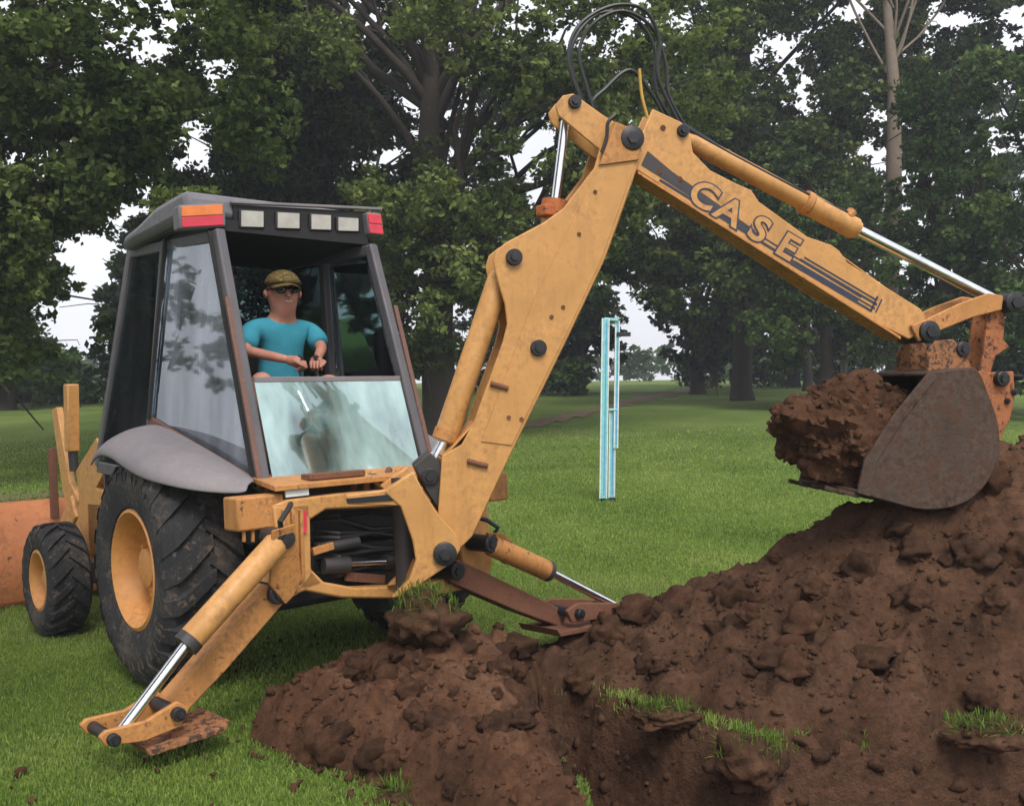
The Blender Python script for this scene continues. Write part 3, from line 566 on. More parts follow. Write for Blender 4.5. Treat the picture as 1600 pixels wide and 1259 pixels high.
MB().box((0, -.72, .62), .6, .2, .14).build('axle_carrier', black, BH, bevel=.012)
for px in (376, 390, 404, 418):
    MB().bar(mF(px, 795, -1.02)-[0, .03, 0], mF(px+1, 846, -1.02)-[0, .03, 0], .014, .02, (1, 0, 0)).build('rib', worn, fro, bevel=.003)
MB().box((0, -.55, .72), .6, .01, .33).build('rear_bulkhead', M['interior'], BH)
# hydraulics seen in the opening
for k in range(9):
    y = 806+k*11; MB().tube([mF(490, y, -.9), mF(530, y+random.uniform(-8, 8), -1.0), mF(580, y+random.uniform(-10, 10), -.95), mF(650, y+random.uniform(-6, 6), -.85)], random.uniform(.012, .022), 8).build('hose', M['hose'], BH)
for (x0, y0, x1, y1, r) in ((495, 858, 560, 846, .03), (505, 884, 545, 882, .045), (600, 878, 648, 880, .04)):
    MB().tube([mF(x0, y0, -1.0), mF(x1, y1, -1.02)], r, 14).build('swing_cylinder', M['dark_steel'], BH)
MB().tube([mF(540, 881, -1.03), mF(602, 878, -1.03)], .014, 12).build('swing_rod', chrome, BH)
MB().bar(mF(488, 862, -1.03), mF(520, 852, -1.03), .04, .03).build('valve_bracket', worn, BH, bevel=.004)
MB().bar(mF(540, 900, -1.0), mF(600, 905, -1.0), .05, .03).build('swing_bracket', M['rust'], BH, bevel=.004)
# valve bank, pipes and plates between the frame and the cab
pl = MB(); pl.prism([(-.70, -1.12, 1.10), (.60, -1.12, 1.10), (.55, -.66, 1.14), (-.62, -.66, 1.14)], (0, 0, .03)); pl.build('deck_plate', worn, BH, bevel=.004)
MB().prism([f_(446, 764), f_(482, 760), f_(483, 773), f_(447, 777)], (0, .01, 0)).build('label_plate', M['white'], BH)
MB().box((-.30, -1.02, 1.155), .17, .05, .016).build('step_plate', M['rust'], BH, bevel=.004)
for k, (px, py) in enumerate(((553, 748), (572, 742), (590, 745), (606, 738), (622, 736))):
    p = mF(px, py, -.98); MB().tube([p-[0, 0, .09], p, p+[.03, .03, .012]], .022-.002*(k % 2), 10).build('valve_body', worn if k % 3 else M['rust'], BH)
for k in range(5):
    a = mF(548+k*16, 752, -1.0); MB().tube([a, a+[.04, -.02, .03], a+[.10, -.03, .02], a+[.16, -.06, -.04]], .013, 8).build('hose', M['hose'] if k % 2 else M['yellow_hose'], BH)

# --- swing tower and boom
t0 = -.15
def plates(poly_px, t_near, th, t_far):          # a pair of parallel side plates
    m = MB(); P = [bp(x, y, t_near) for x, y in poly_px]; m.prism(P, BNm*th); Q = [p+BNm*(t_far-t_near-th) for p in P]; m.prism(Q, BNm*th); return m
tw = plates([(600, 768), (646, 736), (662, 768), (686, 804), (712, 833), (720, 858), (708, 878), (662, 910), (640, 930), (612, 934), (640, 905), (650, 874), (645, 845), (626, 792)], -.17, .05, .17)
two = tw.build('swing_tower', tan, BH, bevel=.008)
sp = MB(); A = bp(630, 775, -.12); sp.prism([bp(604, 772, -.12), bp(645, 742, -.12), bp(664, 772, -.12), bp(632, 790, -.12)], BNm*.24); sp.build('tower_web', worn, two, bevel=.006); sp = MB(); sp.prism([bp(640, 905, -.12), bp(650, 880, -.12), bp(668, 890, -.12), bp(662, 905, -.12), bp(636, 928, -.12)], BNm*.24)
sp.build('tower_web', worn, two, bevel=.006)
MB().tube([m2w((0, 0, 0))*0+(0.02, -1.2, .46), (0.02, -1.2, 1.12)], .06, 18).build('king_post', M['dark_steel'], two)
pinn(bp(688, 856, 0), .062, .40, two)
MB().prism([bp(540, 774, -.16), bp(612, 764, -.16), bp(628, 790, -.16), bp(545, 788, -.16)], BNm*.05).build('swing_plate', tan, two, bevel=.006)
MB().prism([bp(541, 779, -.166), bp(612, 772, -.166), bp(614, 782, -.166), bp(542, 787, -.166)], BNm*.004).build('slot', M['interior'], two)

boom_px = [(684, 806), (691, 712), (722, 694), (741, 659), (786, 534), (793, 506), (789, 475), (777, 436), (771, 408), (777, 390), (792, 378), (849, 348), (881, 325), (929, 262), (938, 232), (960, 190), (1003, 208), (1003, 240), (970, 335), (945, 405), (894, 513), (792, 722), (738, 838), (716, 860), (700, 850)]
bm_ = plates(boom_px, -.125, .022, .125)
# closing webs: the underside along the right edge and the top between shoulder and nose
def web(m, pts, tn, tf, th):
    for (a, b) in zip(pts[:-1], pts[1:]):
        A, B = bp(*a, tn), bp(*b, tn); d = B-A; nn = np.cross(d, BNm); nn /= np.linalg.norm(nn); m.prism([A, B, B+nn*th, A+nn*th], BNm*(tf-tn))
web(bm_, [(999, 243), (966, 338), (941, 406), (890, 514), (788, 722), (735, 836)], -.102, .102, .014)
web(bm_, [(880, 330), (850, 352)], -.102, .102, .012); web(bm_, [(745, 660), (695, 716), (690, 790)], -.102, .102, -.012)
boom = bm_.build('boom', tan, BH, bevel=.006)
MB().prism([bp(*p, -.131) for p in [(931, 270), (944, 240), (996, 246), (964, 337), (940, 406), (889, 514), (800, 696), (752, 690), (800, 560), (830, 478)]], BNm*.007).build('side_reinforcement', tan, boom, bevel=.003)
hp = [(936, 258), (962, 190), (1004, 208), (998, 250)]
MB().prism([bp(*p, -.145) for p in hp], BNm*.018).build('nose_plate', worn, boom, bevel=.004)
for (x, y, r) in ((975, 226, .066), (795, 407, .044), (832, 545, .044)):
    pinn(bp(x, y, 0), r, .31, boom)
for (x, y, wd) in ((781, 603, 26), (747, 724, 30)):
    MB().tube([bp(x-wd*.55, y-4, -.135), bp(x+wd*.5, y+4, -.135)], .014, 8).build('grease_fitting', M['rust'], boom)
for (x, y) in ((905, 366), (880, 480), (815, 655), (795, 652), (930, 300), (862, 495)):
    MB().tube([bp(x, y, -.137), bp(x, y, -.128)], .012, 8).build('bolt', M['rust'], boom)
# lift cylinder
a, b = bp(783, 428, 0), bp(694, 690, 0); cyl = MB().tube([a, lerp(a, b, .04), lerp(a, b, .96), b], [.055, .066, .066, .060], 22).build('lift_cylinder', tan, BH)
MB().tube([bp(696, 686, 0), bp(668, 738, 0)], .034, 16).build('rod', chrome, cyl)
MB().tube([lerp(a, b, .93), lerp(a, b, .99)], .072, 22).build('gland', worn, cyl)
kn = plates([(648, 728), (672, 706), (688, 722), (704, 762), (686, 796), (668, 770)], -.09, .05, .09); kn.build('cylinder_clevis', M['dark_steel'], BH, bevel=.006)
pinn(bp(668, 742, 0), .045, .22, cyl)
# crowd cylinder inside the boom
a, b = bp(836, 540, 0), bp(867, 318, 0); cc = MB().tube([a, b], .062, 20).build('crowd_cylinder', tan, BH)
MB().tube([lerp(a, b, .93), lerp(a, b, 1.02)], .074, 20).build('gland', rusty, cc); q = bp(855, 330, -.05); MB().box(q, .05, .04, .03).build('port_block', rusty, cc, bevel=.006)
MB().tube([bp(867, 320, 0), bp(884, 182, 0)], .026, 14).build('rod', chrome, cc)
MB().tube([bp(884, 190, 0), bp(888, 168, 0)], .042, 14).build('rod_eye', M['dark_steel'], cc)

# --- dipper
dip_px = [(1001, 214), (1020, 170), (1063, 190), (1077, 203), (1083, 238), (1110, 266), (1147, 285), (1174, 297), (1186, 315), (1262, 370), (1300, 383), (1312, 392), (1324, 410), (1438, 482), (1447, 494), (1437, 522), (1420, 530), (1364, 502), (1282, 455), (996, 266), (940, 236), (929, 228), (872, 180), (868, 164), (880, 149), (896, 146), (943, 180)]
dp = plates(dip_px, -.098, .018, .075)
web(dp, [(998, 265), (1282, 451), (1364, 498), (1416, 525)], -.08, .057, .012)
web(dp, [(1186, 319), (1262, 374), (1312, 396), (1434, 484)], -.08, .057, -.012)
dipper = dp.build('dipper', tan, BH, bevel=.006)
fl = MB(); A = bp(997, 267, -.115); B = bp(1408, 526, -.115); fl.prism([A, B, B+w2m(m2w((0, 0, 0)))+[0, 0, -.018], A+[0, 0, -.018]], BNm*.16); fl.build('bottom_flange', worn, dipper, bevel=.003)
g = MB(); g.prism([bp(*p, -.1005) for p in ((1002, 258), (1012, 236), (1050, 268), (1180, 360), (1172, 366))], BNm*.003); g.build('grease_stain', M['dark_steel'], dipper, label='black grease smear beside the elbow pin')
for (x, y, r) in ((1056, 212, .034), (890, 168, .036)): pinn(bp(x, y, 0), r, .24, dipper)
for (x, y) in ((1036, 200), (1030, 268), (1062, 280)): MB().tube([bp(x, y, -.106), bp(x, y, -.09)], .016, 8).build('bolt', M['rust'], dipper)
# decals: stripes and lettering
ux = bp(1430, 520, -.099)-bp(992, 262, -.099); LD = np.linalg.norm(ux); ux /= LD; uy = np.cross(-BNm, ux); uy = uy if uy[2] > 0 else -uy
O0 = bp(992, 262, -.0995)
def du(px, py): p = bp(px, py, -.0995)-O0; return p@ux, p@uy
def dpt(a, b, e=0): return O0+ux*a+uy*b-BNm*e
def stripe(m, x0, x1, y, h, e=.002): m.prism([dpt(x0, y, e), dpt(x1, y, e), dpt(x1, y+h, e), dpt(x0, y+h, e)], BNm*.002)
for (p0, p1, h) in (((1030, 283), (1340, 472), .014), ((1036, 277), (1345, 465), .007)):
    m = MB(); x0, y0 = du(*p0); x1, y1 = du(*p1); m.prism([dpt(x0, y0, .0015), dpt(x1, y1, .0015), dpt(x1, y1+h, .0015), dpt(x0, y0+h, .0015)], BNm*.0015); m.build('decal_stripe', M['decal'], dipper)
xe, ye = du(1236, 410); xf, yf = du(1368, 484)
for k in range(4):
    m = MB(); h = .034*k; x1 = xf-.012*abs(k-1.5); stripe(m, xe+.02*k, x1, ye-.012+h*.72, .008 if k % 2 else .012); m.build('decal_stripe', M['decal'], dipper)
m = MB(); stripe(m, xf-.03, xf-.018, ye-.012, .10); stripe(m, xf+.004, xf+.012, ye, .085); m.build('decal_stripe', M['decal'], dipper)
def letters(txt, org, size, sx, fat, lw):
    for k, ch in enumerate(txt):
        obs = []
        for nm, mat, off, e, fill in (('letter_outline', M['decal'], fat+lw, .0028, True), ('letter', tan, fat-lw, .0042, True)):
            cu = bpy.data.curves.new('t', 'FONT'); cu.body = ch; cu.size = 1; cu.offset = off; cu.extrude = .004; cu.align_x = 'CENTER'
            ob = bpy.data.objects.new('t', cu); COL.objects.link(ob); dg = bpy.context.evaluated_depsgraph_get(); me = bpy.data.meshes.new_from_object(ob.evaluated_get(dg))
            bpy.data.objects.remove(ob); bpy.data.curves.remove(cu)
            for v in me.vertices:
                x, y = v.co.x*size*sx+org[k][0]+.12*size*(v.co.y-.35), v.co.y*size+org[k][1]; p = dpt(x, y, e-.0008*(v.co.z < 0)); v.co = V3(p)
            me.materials.clear(); me.materials.append(mat); me.name = nm; o = bpy.data.objects.new(nm, me); COL.objects.link(o); o.parent = dipper if not obs else obs[0]; obs.append(o)
        obs[0]['label'] = 'outlined letter '+ch
        obs[0].parent = dipper
LB = [du(1092, 322), du(1132, 348), du(1178, 376), du(1222, 404)]
for k in range(4): LB[k] = (LB[k][0], LB[0][1]*.6+.4*LB[k][1])
letters('CASE', LB, .20, 1.15, .045, .020)
# bucket cylinder on top of the dipper
a, b = bp(1066, 214, 0), bp(1340, 360, 0); bc = MB().tube([a, lerp(a, b, .05), lerp(a, b, .97), b], [.04, .055, .055, .05], 20).build('bucket_cylinder', tan, BH)
MB().tube([lerp(a, b, .72), lerp(a, b, .98)], .064, 20).build('gland', tan, bc)
MB().tube([lerp(a, b, .68), lerp(a, b, .715)], .07, 20).build('clamp_band', worn, bc)
MB().tube([b, bp(1552, 468, 0)], .033, 16).build('rod', chrome, bc)
MB().tube([bp(1325, 338, -.03), bp(1332, 330, -.03)], .03, 10).build('port_block', worn, bc)
for k, t in enumerate((-.04, .02)):
    P = [bp(1052, 186, t), bp(1085, 208-3*k, t), bp(1140, 240, t), bp(1200, 272, t), bp(1260, 303, t), bp(1300, 322, t), bp(1326, 333, t)]; MB().tube(P, .011, 8).build('hose', M['hose'], bc)
# links
lk = plates([(1424, 508), (1445, 500), (1500, 474), (1545, 458), (1568, 462), (1566, 484), (1520, 496), (1470, 516), (1436, 534)], -.125, .022, .125); lk.build('idler_link', worn, BH, bevel=.006)
pinn(bp(1430, 520, 0), .064, .30, BH); pinn(bp(1560, 476, 0), .062, .30, BH)
l2 = plates([(1546, 480), (1572, 480), (1568, 530), (1578, 542), (1556, 556), (1544, 596), (1530, 592), (1538, 540)], -.075, .022, .075); l2.build('bucket_link', M['mud_paint2'], BH, bevel=.005)
# --- bucket
near = [(1452, 582), (1520, 574), (1544, 614), (1562, 676), (1552, 738), (1510, 784), (1446, 796), (1384, 782), (1340, 770), (1352, 718), (1396, 650)]
BT = -.33
def rounded(pts, i0, i1, k=4):      # smooth the curved back of the profile
    o_ = list(pts[:i0])
    for i in range(i0, i1):
        p0, p1, p2, p3 = [np.array(pts[max(0, min(len(pts)-1, j))], float) for j in (i-1, i, i+1, i+2)]
        for u in np.arange(k)/k: o_.append(tuple(.5*((2*p1)+(-p0+p2)*u+(2*p0-5*p1+4*p2-p3)*u*u+(-p0+3*p1-3*p2+p3)*u**3)))
    return o_+list(pts[i1:])
near = rounded(near, 1, 7); NB = len(near)-2
bk = MB(); P = [bp(x, y, BT) for x, y in near]; bk.prism(P, BNm*.022); bk.prism([p+BNm*(-2*BT-.022) for p in P], BNm*.022)
shell = P[0:NB]; rows = [[p+BNm*(.003+q*(-2*BT-.006)/6) for p in shell] for q in range(7)]
bko = bk.build('bucket', M['bucket'], BH, bevel=.006)
MB().grid(rows).build('bucket_shell', M['bucket'], bko, solid=.02, smooth=50)
for q in range(5):
    p = P[NB-1]+BNm*(.05+q*(-2*BT-.10)/4); d = P[NB-1]-P[NB-2]; d /= np.linalg.norm(d); MB().prism([p-BNm*.03-d*.03, p-BNm*.012+d*.09, p+BNm*.012+d*.09, p+BNm*.03-d*.03], np.cross(d, BNm)*.025).build('tooth', M['bucket'], bko, bevel=.004)
for t_ in (-.155, .13):
    MB().prism([bp(x, y, -.155)+BNm*(t_+.155) for x, y in [(1450, 585), (1449, 550), (1462, 532), (1490, 530), (1504, 548), (1522, 580)]], BNm*.025).build('bucket_ear', M['mud_paint'], bko, bevel=.005)
for t_ in (-.12, .095):
    MB().prism([bp(x, y, -.12)+BNm*(t_+.12) for x, y in [(1520, 578), (1545, 582), (1584, 580), (1586, 618), (1580, 650), (1562, 690), (1545, 640)]], BNm*.025).build('rear_ear', M['mud_paint2'], bko, bevel=.005)
pinn(bp(1478, 547, 0), .045, .34, bko); pinn(bp(1540, 592, 0), .045, .32, bko)
e0 = [(1340, 770), (1352, 718), (1396, 650), (1452, 582), (1466, 588), (1412, 656), (1370, 722), (1360, 776)]; MB().prism([bp(x, y, BT-.012) for x, y in e0], BNm*.014).build('side_cutter', M['bucket'], bko, bevel=.004)
for (x, y) in ((1572, 590), (1551, 626), (1562, 613)): pinn(bp(x, y, 0), .018, .27, bko)
# hoses arching over the elbow
def arc(px, t, r, mat='hose'):
    P = [bp(x, y, t) for x, y in px]; S = []
    for i in range(len(P)-1):
        p0, p1, p2, p3 = P[max(i-1, 0)], P[i], P[i+1], P[min(i+2, len(P)-1)]
        for k in range(6):
            u = k/6; S.append(.5*((2*p1)+(-p0+p2)*u+(2*p0-5*p1+4*p2-p3)*u*u+(-p0+3*p1-3*p2+p3)*u**3))
    S.append(P[-1]); return MB().tube(S, r, 8).build('hose', M[mat], BH)
arc([(935, 215), (905, 150), (888, 90), (905, 40), (955, 10), (1005, 15), (1030, 60), (1028, 120), (1062, 195)], -.06, .0105)
arc([(940, 215), (918, 140), (905, 80), (930, 35), (975, 18), (1020, 45), (1040, 100), (1045, 150), (1075, 205)], 0, .0105)
arc([(938, 210), (900, 130), (895, 70), (935, 22), (990, 28), (1022, 75), (1024, 140), (1050, 190)], .06, .0105)
arc([(945, 205), (925, 165), (945, 140), (985, 110), (1020, 150), (1040, 188)], .03, .012)
arc([(1012, 185), (1003, 150), (999, 108)], -.05, .009, 'yellow_hose')
arc([(940, 238), (948, 215), (950, 192), (962, 180)], -.15, .010)

# --- stabilizers
def stab(s, F):
    RMAP = {(422, 925): (700, 890), (262, 1104): (868, 962), (412, 842): (738, 848), (272, 996): (828, 888), (168, 1132): (930, 940), (130, 1136): (948, 948), (140, 1126): (940, 937), (200, 1112): (910, 936), (250, 1082): (868, 936), (268, 1092): (850, 948), (255, 1120): (858, 966), (200, 1142): (910, 960), (140, 1150): (942, 957), (206, 1160): (928, 984), (318, 1116): (836, 975), (248, 1100): (866, 952), (150, 1138): (936, 945)}
    def q(px, py, dF=0):
        if s > 0: px, py = RMAP[(px, py)]
        p = mF(px, py, -1.1); return np.array([s*abs(p[0]), F+dF, p[2]])
    h0, h1 = q(422, 925), q(262, 1104); arm = MB()
    d = (h1-h0)/np.linalg.norm(h1-h0); up = np.array([-d[2]*s, 0, d[0]*s]); up = up if up[2] > 0 else -up
    arm.prism([h0+up*.07, h0-up*.07, lerp(h0, h1, .6)-up*.075, h1-up*.06+d*.03, h1+up*.045+d*.03, lerp(h0, h1, .6)+up*.055], (0, .13, 0))
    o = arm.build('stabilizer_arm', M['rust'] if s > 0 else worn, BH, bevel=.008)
    c0, c1 = q(412, 842, -.10), q(272, 996, -.10); cy = MB().tube([c0, lerp(c0, c1, .03), lerp(c0, c1, .97), c1], [.05, .062, .062, .055], 20).build('stabilizer_cylinder', tan if s < 0 else worn, BH)
    MB().tube([lerp(c0, c1, .96), lerp(c0, c1, 1.03)], .064, 20).build('gland', M['dark_steel'], cy)
    r1 = q(168, 1132, -.10); MB().tube([c1, r1], .026, 14).build('rod', chrome, cy)
    pinn(h0+[0, .06, 0], .05, .2, o, (0, 1, 0)); pinn(c0+[0, .05, 0]-d*.02, .05, .2, cy, (0, 1, 0))
    ft = MB()
    for dy in (-.15, .10): ft.prism([q(130, 1136, dy), q(140, 1126, dy), q(200, 1112, dy), q(250, 1082, dy), q(268, 1092, dy), q(255, 1120, dy), q(200, 1142, dy), q(140, 1150, dy)], (0, .03, 0))
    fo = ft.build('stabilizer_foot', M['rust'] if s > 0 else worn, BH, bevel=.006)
    gz_ = .02 if s < 0 else .06
    a = q(206, 1160); b = q(318, 1116); pad = MB(); pad.prism([(a[0]+s*.03, F-.17, gz_+.05), (a[0], F-.17, gz_), (b[0], F-.17, gz_+.02), (b[0]-s*.03, F-.17, gz_+.07), (b[0], F-.17, gz_+.05), (a[0], F-.17, gz_+.03)], (0, .36, 0))
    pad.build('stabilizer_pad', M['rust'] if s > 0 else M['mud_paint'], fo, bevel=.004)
    pinn(q(248, 1100, -.02), .03, .34, fo, (0, 1, 0)); pinn(q(150, 1138, -.04), .026, .3, fo, (0, 1, 0))
    ho = MB(); ho.prism([c0+[s*.06, -.06, .06], c0+[-s*.06, -.06, .08], (s*.62, F-.06, .62), (s*.72, F-.06, .55), (s*.80, F-.06, .66)], (0, .02, 0)); ho.build('stabilizer_bracket', worn, o, bevel=.004)
    a = c0+[0, -.03, .05]; MB().tube([a, a+[s*.02, -.03, .05], a+[-s*.04, .0, .10], a+[-s*.10, .08, .12]], .014, 8).build('hose', M['hose'], cy)
stab(-1, -1.16); stab(1, -1.16)
# ------------------------------------------------------------------ cab
cg, cru = M['cab_gray'], M['cab_rust']
def mir(p):     # the far side of the cab tapers in towards its lower rear corner
    f = max(0, min(1, (-p[1]-.1)/.6))*max(0, min(1, (2.4-p[2])/1.2)); return np.array([-p[0]-.10*f, p[1], p[2]])
RBt = np.array([-.59, -.78, 1.11]); RTp = np.array([-.53, -.22, 2.60]); MBt = np.array([-.68, .57, 1.52]); MTp = np.array([-.57, .46, 2.66]); FBt = np.array([-.70, 1.50, 1.22]); FTp = np.array([-.58, 1.02, 2.70]); MLo = np.array([-.69, .62, 1.15])
for s in (0, 1):
    g = (lambda p: p) if s == 0 else mir
    MB().bar(g(RBt), g(RTp), .075, .06, (0, 1, 0)).build('rear_post', cg, BH, bevel=.012)
    o = np.array([-.034, -.036, 0]); MB().bar(g(RBt+o), g(lerp(RBt, RTp, .72)+o), .016, .03, (0, 1, 0)).build('post_trim', cru, BH, bevel=.004)
    o = np.array([-.036, .03, 0]); MB().bar(g(RBt+o), g(RTp+o), .012, .03, (0, 1, 0)).build('window_seal', M['interior'], BH)
    MB().bar(g(MLo), g(MTp), .07, .055, (0, 1, 0)).build('centre_post', cg, BH, bevel=.012)
    o = np.array([-.03, -.06, 0]); MB().bar(g(MBt+o), g(MTp+o), .025, .02, (0, 1, 0)).build('window_seal', M['interior'], BH)
    MB().bar(g(FBt), g(FTp), .07, .06, (0, 1, 0)).build('front_post', cg, BH, bevel=.012)
    MB().bar(g(RBt), g(MBt+[0, -.02, 0]), .06, .05).build('window_sill', cru, BH, bevel=.008)
    MB().bar(g(MLo), g(FBt), .08, .05).build('door_sill', cg, BH, bevel=.008)
    MB().bar(g(RTp+[0, 0, -.03]), g(FTp+[0, 0, -.03]), .07, .05).build('roof_rail', cg, BH, bevel=.008)
    pn = [g(RBt+[-.012, .05, .05]), g(MBt+[-.012, -.05, .03]), g(MTp+[-.012, -.05, -.04]), g(RTp+[-.012, .05, -.04])]
    MB().prism(pn, g(np.array([.006, 0, 0]))).build('quarter_window', M['glass_sky_film'], BH, smooth=0)
    pn = [g(MLo+[-.012, .05, .05]), g(FBt+[-.012, -.05, .05]), g(FTp+[-.012, -.05, -.05]), g(MTp+[-.012, .05, -.05])]
    MB().prism(pn, g(np.array([.006, 0, 0]))).build('door_window', M['glass'], BH, smooth=0)
    # lower cab wall
    MB().prism([g(RBt+[.03, .02, .02]), g(MBt+[.03, 0, .02]), g(MLo+[.03, 0, 0]), g(MLo+[.03, 0, -.25]), g(RBt+[.03, .02, -.25])], g(np.array([.03, 0, 0]))).build('cab_wall', cg, BH, bevel=.006)
    # fender: rows run from the inner edge at the cab out and down to the outer lip
    inn = [(-.70, .74, 1.42), (-.70, .55, 1.50), (-.70, .30, 1.49), (-.685, .0, 1.41), (-.66, -.30, 1.32), (-.64, -.56, 1.235), (-.62, -.80, 1.15)]
    mid_ = [(-.90, .62, 1.36), (-.90, .47, 1.475), (-.90, .20, 1.47), (-.89, -.12, 1.39), (-.86, -.42, 1.31), (-.79, -.66, 1.22), (-.70, -.86, 1.15)]
    outr = [(-1.07, .52, 1.29), (-1.07, .38, 1.395), (-1.07, .12, 1.375), (-1.07, -.18, 1.30), (-1.03, -.48, 1.235), (-.92, -.73, 1.165), (-.74, -.91, 1.125)]
    lip = [(-1.085, .55, 1.22), (-1.085, .38, 1.33), (-1.09, .10, 1.30), (-1.09, -.20, 1.20), (-1.05, -.50, 1.155), (-.94, -.76, 1.11), (-.75, -.93, 1.09)]
    fd = MB(); fd.grid([[g(np.array(p)) for p in r] for r in (inn, mid_, outr, lip)]); fd.build('fender', M['fender'], BH, solid=.02, smooth=60, sub=2)
    MB().prism([g(np.array(p)) for p in ((-.64, -.70, 1.12), (-.64, .7, 1.12), (-.64, .7, .8), (-.64, -.70, .8))], g(np.array([.04, 0, 0]))).build('inner_fender', M['interior'], BH)
# rear lower pane and its frame
pa, pb = RBt+[.05, -.012, .03], mir(RBt)+[-.05, -.012, .03]; tt = (1.70-1.11)/(2.60-1.11); ta, tb = lerp(RBt, RTp, tt)+[.05, -.012, 0], mir(lerp(RBt, RTp, tt))+[-.05, -.012, 0]
MB().prism([pa, pb, tb, ta], (0, .006, 0)).build('lower_rear_window', M['glass_low'], BH, smooth=0, label='pale lower pane of the rear window, sky reflection painted into its film')
MB().bar(ta, tb, .03, .018).build('window_edge', M['fender'], BH, bevel=.004)
MB().bar(RBt+[0, -.01, -.01], mir(RBt)+[0, -.01, -.01], .07, .06).build('rear_sill', M['rust'], BH, bevel=.008)
MB().prism([RBt+[.05, .05, -.02], mir(RBt)+[-.05, .05, -.02], mir(RBt)+[-.05, .05, -.35], RBt+[.05, .05, -.35]], (0, .03, 0)).build('cab_rear_wall', cg, BH)
MB().box((0, .38, 1.12), .62, 1.08, .02).build('cab_floor', M['interior'], BH)
MB().prism([FBt+[.05, 0, 0], mir(FBt)+[-.05, 0, 0], mir(FTp)+[-.05, 0, -.04], FTp+[.05, 0, -.04]], (0, .006, 0)).build('windshield', M['glass'], BH, smooth=0)
MB().bar(FBt, mir(FBt), .08, .06).build('front_sill', cg, BH, bevel=.008)
MB().prism([FBt+[.03, 0, 0], mir(FBt)+[-.03, 0, 0], mir(FBt)+[-.03, 0, -.35], FBt+[.03, 0, -.35]], (0, .03, 0)).build('firewall', cg, BH)
# roof
RP = -.68
prf = [mR(188, 388, RP), mR(200, 364, RP), mR(232, 342, RP), mR(270, 325, RP), mR(300, 317, RP), mR(318, 352, RP), mR(280, 361, RP), mR(236, 373, RP)]
F1 = max(p[1] for p in prf); zt_, zb_ = prf[4][2], prf[5][2]; FB_ = -.14
prf = [(RP, F1, prf[0][2]-.02), (RP, F1-.05, prf[1][2]), (RP, F1-.3, prf[2][2]), (RP, .35, 2.845), (RP, -.06, 2.855), (RP, FB_+.02, 2.84), (RP, FB_, 2.70), (RP, .2, 2.69), (RP, F1-.25, 2.685)]
rf = MB().prism(prf, (-2*RP, 0, 0)).build('roof', M['roof'], BH, bevel=.04)
MB().box((0, .40, 2.655), .55, .56, .035).build('headliner', M['interior'], BH)
MB().prism([mF(364, 320, FB_-.004), mF(572, 331, FB_-.004), mF(574, 372, FB_-.004), mF(366, 358, FB_-.004)], (0, .02, 0)).build('light_recess', M['interior'], rf)
MB().bar(mF(360, 316, FB_-.01), mF(596, 327, FB_-.01), .018, .03).build('roof_trim', M['fender'], rf, bevel=.004)
for (x0, x1, y0, y1) in ((374, 414, 327, 356), (431, 470, 330, 358), (484, 519, 333, 360), (526, 562, 338, 362)):
    q = [mF(x0, y0, FB_-.03), mF(x1, y0+2, FB_-.03), mF(x1, y1+1, FB_-.03), mF(x0, y1, FB_-.03)]
    hs_ = MB().prism(q, (0, .03, 0)).build('work_light', black, rf, bevel=.006); cq = sum(q)/4; MB().prism([lerp(cq, p, .86)-[0, .004, 0] for p in q], (0, .006, 0)).build('lens', M['lamp'], hs_)
for (q, al) in (([(279, 320), (352, 316), (354, 354), (281, 358)], 'left'), ([(573, 331), (596, 333), (601, 369), (577, 366)], 'right')):
    Q = [mF(x, y, FB_-.06) for x, y in q]; hs_ = MB().prism(Q, (0, .10, 0)).build('tail_light', M['roof'], rf, bevel=.012)
    Q = [p-[0, .005, 0] for p in Q]; I = lambda u, v: lerp(lerp(Q[0], Q[1], u), lerp(Q[3], Q[2], u), v)
    MB().prism([I(.05, .08), I(.93, .08), I(.93, .50), I(.05, .50)], (0, .012, 0)).build('amber_lens', M['amber'] if al == 'left' else M['red'], hs_, bevel=.003)
    MB().prism([I(.05, .53), I(.93, .53), I(.93, .94), I(.05, .94)], (0, .012, 0)).build('red_lens', M['red'], hs_, bevel=.003)
# interior: seat, steering column, levers
st = MB(); st.box((0, .16, 1.50), .25, .24, .05); st.build('seat', M['interior'], BH, bevel=.03)
st = MB(); st.box((0, .40, 1.82), .25, .06, .30); st.build('seat_back', M['interior'], BH, bevel=.04)
MB().box((0, .16, 1.30), .16, .16, .16).build('seat_base', M['interior'], BH, bevel=.01)
MB().box((.34, -.36, 1.36), .09, .12, .22).box((.02, -.42, 1.24), .14, .1, .12).build('control_console', M['interior'], BH, bevel=.02)
MB().box((.42, .9, 1.5), .12, .3, .3).build('dash_console', M['interior'], BH, bevel=.03)
MB().tube([(0, 1.1, 1.2), (0, .92, 1.75)], .04, 10).build('steering_column', M['interior'], BH)
MB().lathe([(0.015*math.cos(a), .19+.015*math.sin(a)) for a in np.linspace(0, 2*math.pi, 9)[:-1]], 2, (0, .90, 1.78), 24, True).build('steering_wheel', M['interior'], BH)
HL, HR = mF(468, 566, -.36), mF(494, 566, -.36)
for h in (HL, HR):
    MB().tube([(h[0]+.04, -.47, 1.42), h-[0, .0, .06], h+[0, 0, .02]], .009, 8).build('control_lever', M['dark_steel'], BH); MB().lathe([(-.022, .004), (-.012, .02), (.008, .022), (.022, .004)], 2, h+[0, 0, .025], 12).build('lever_knob', M['interior'], BH)

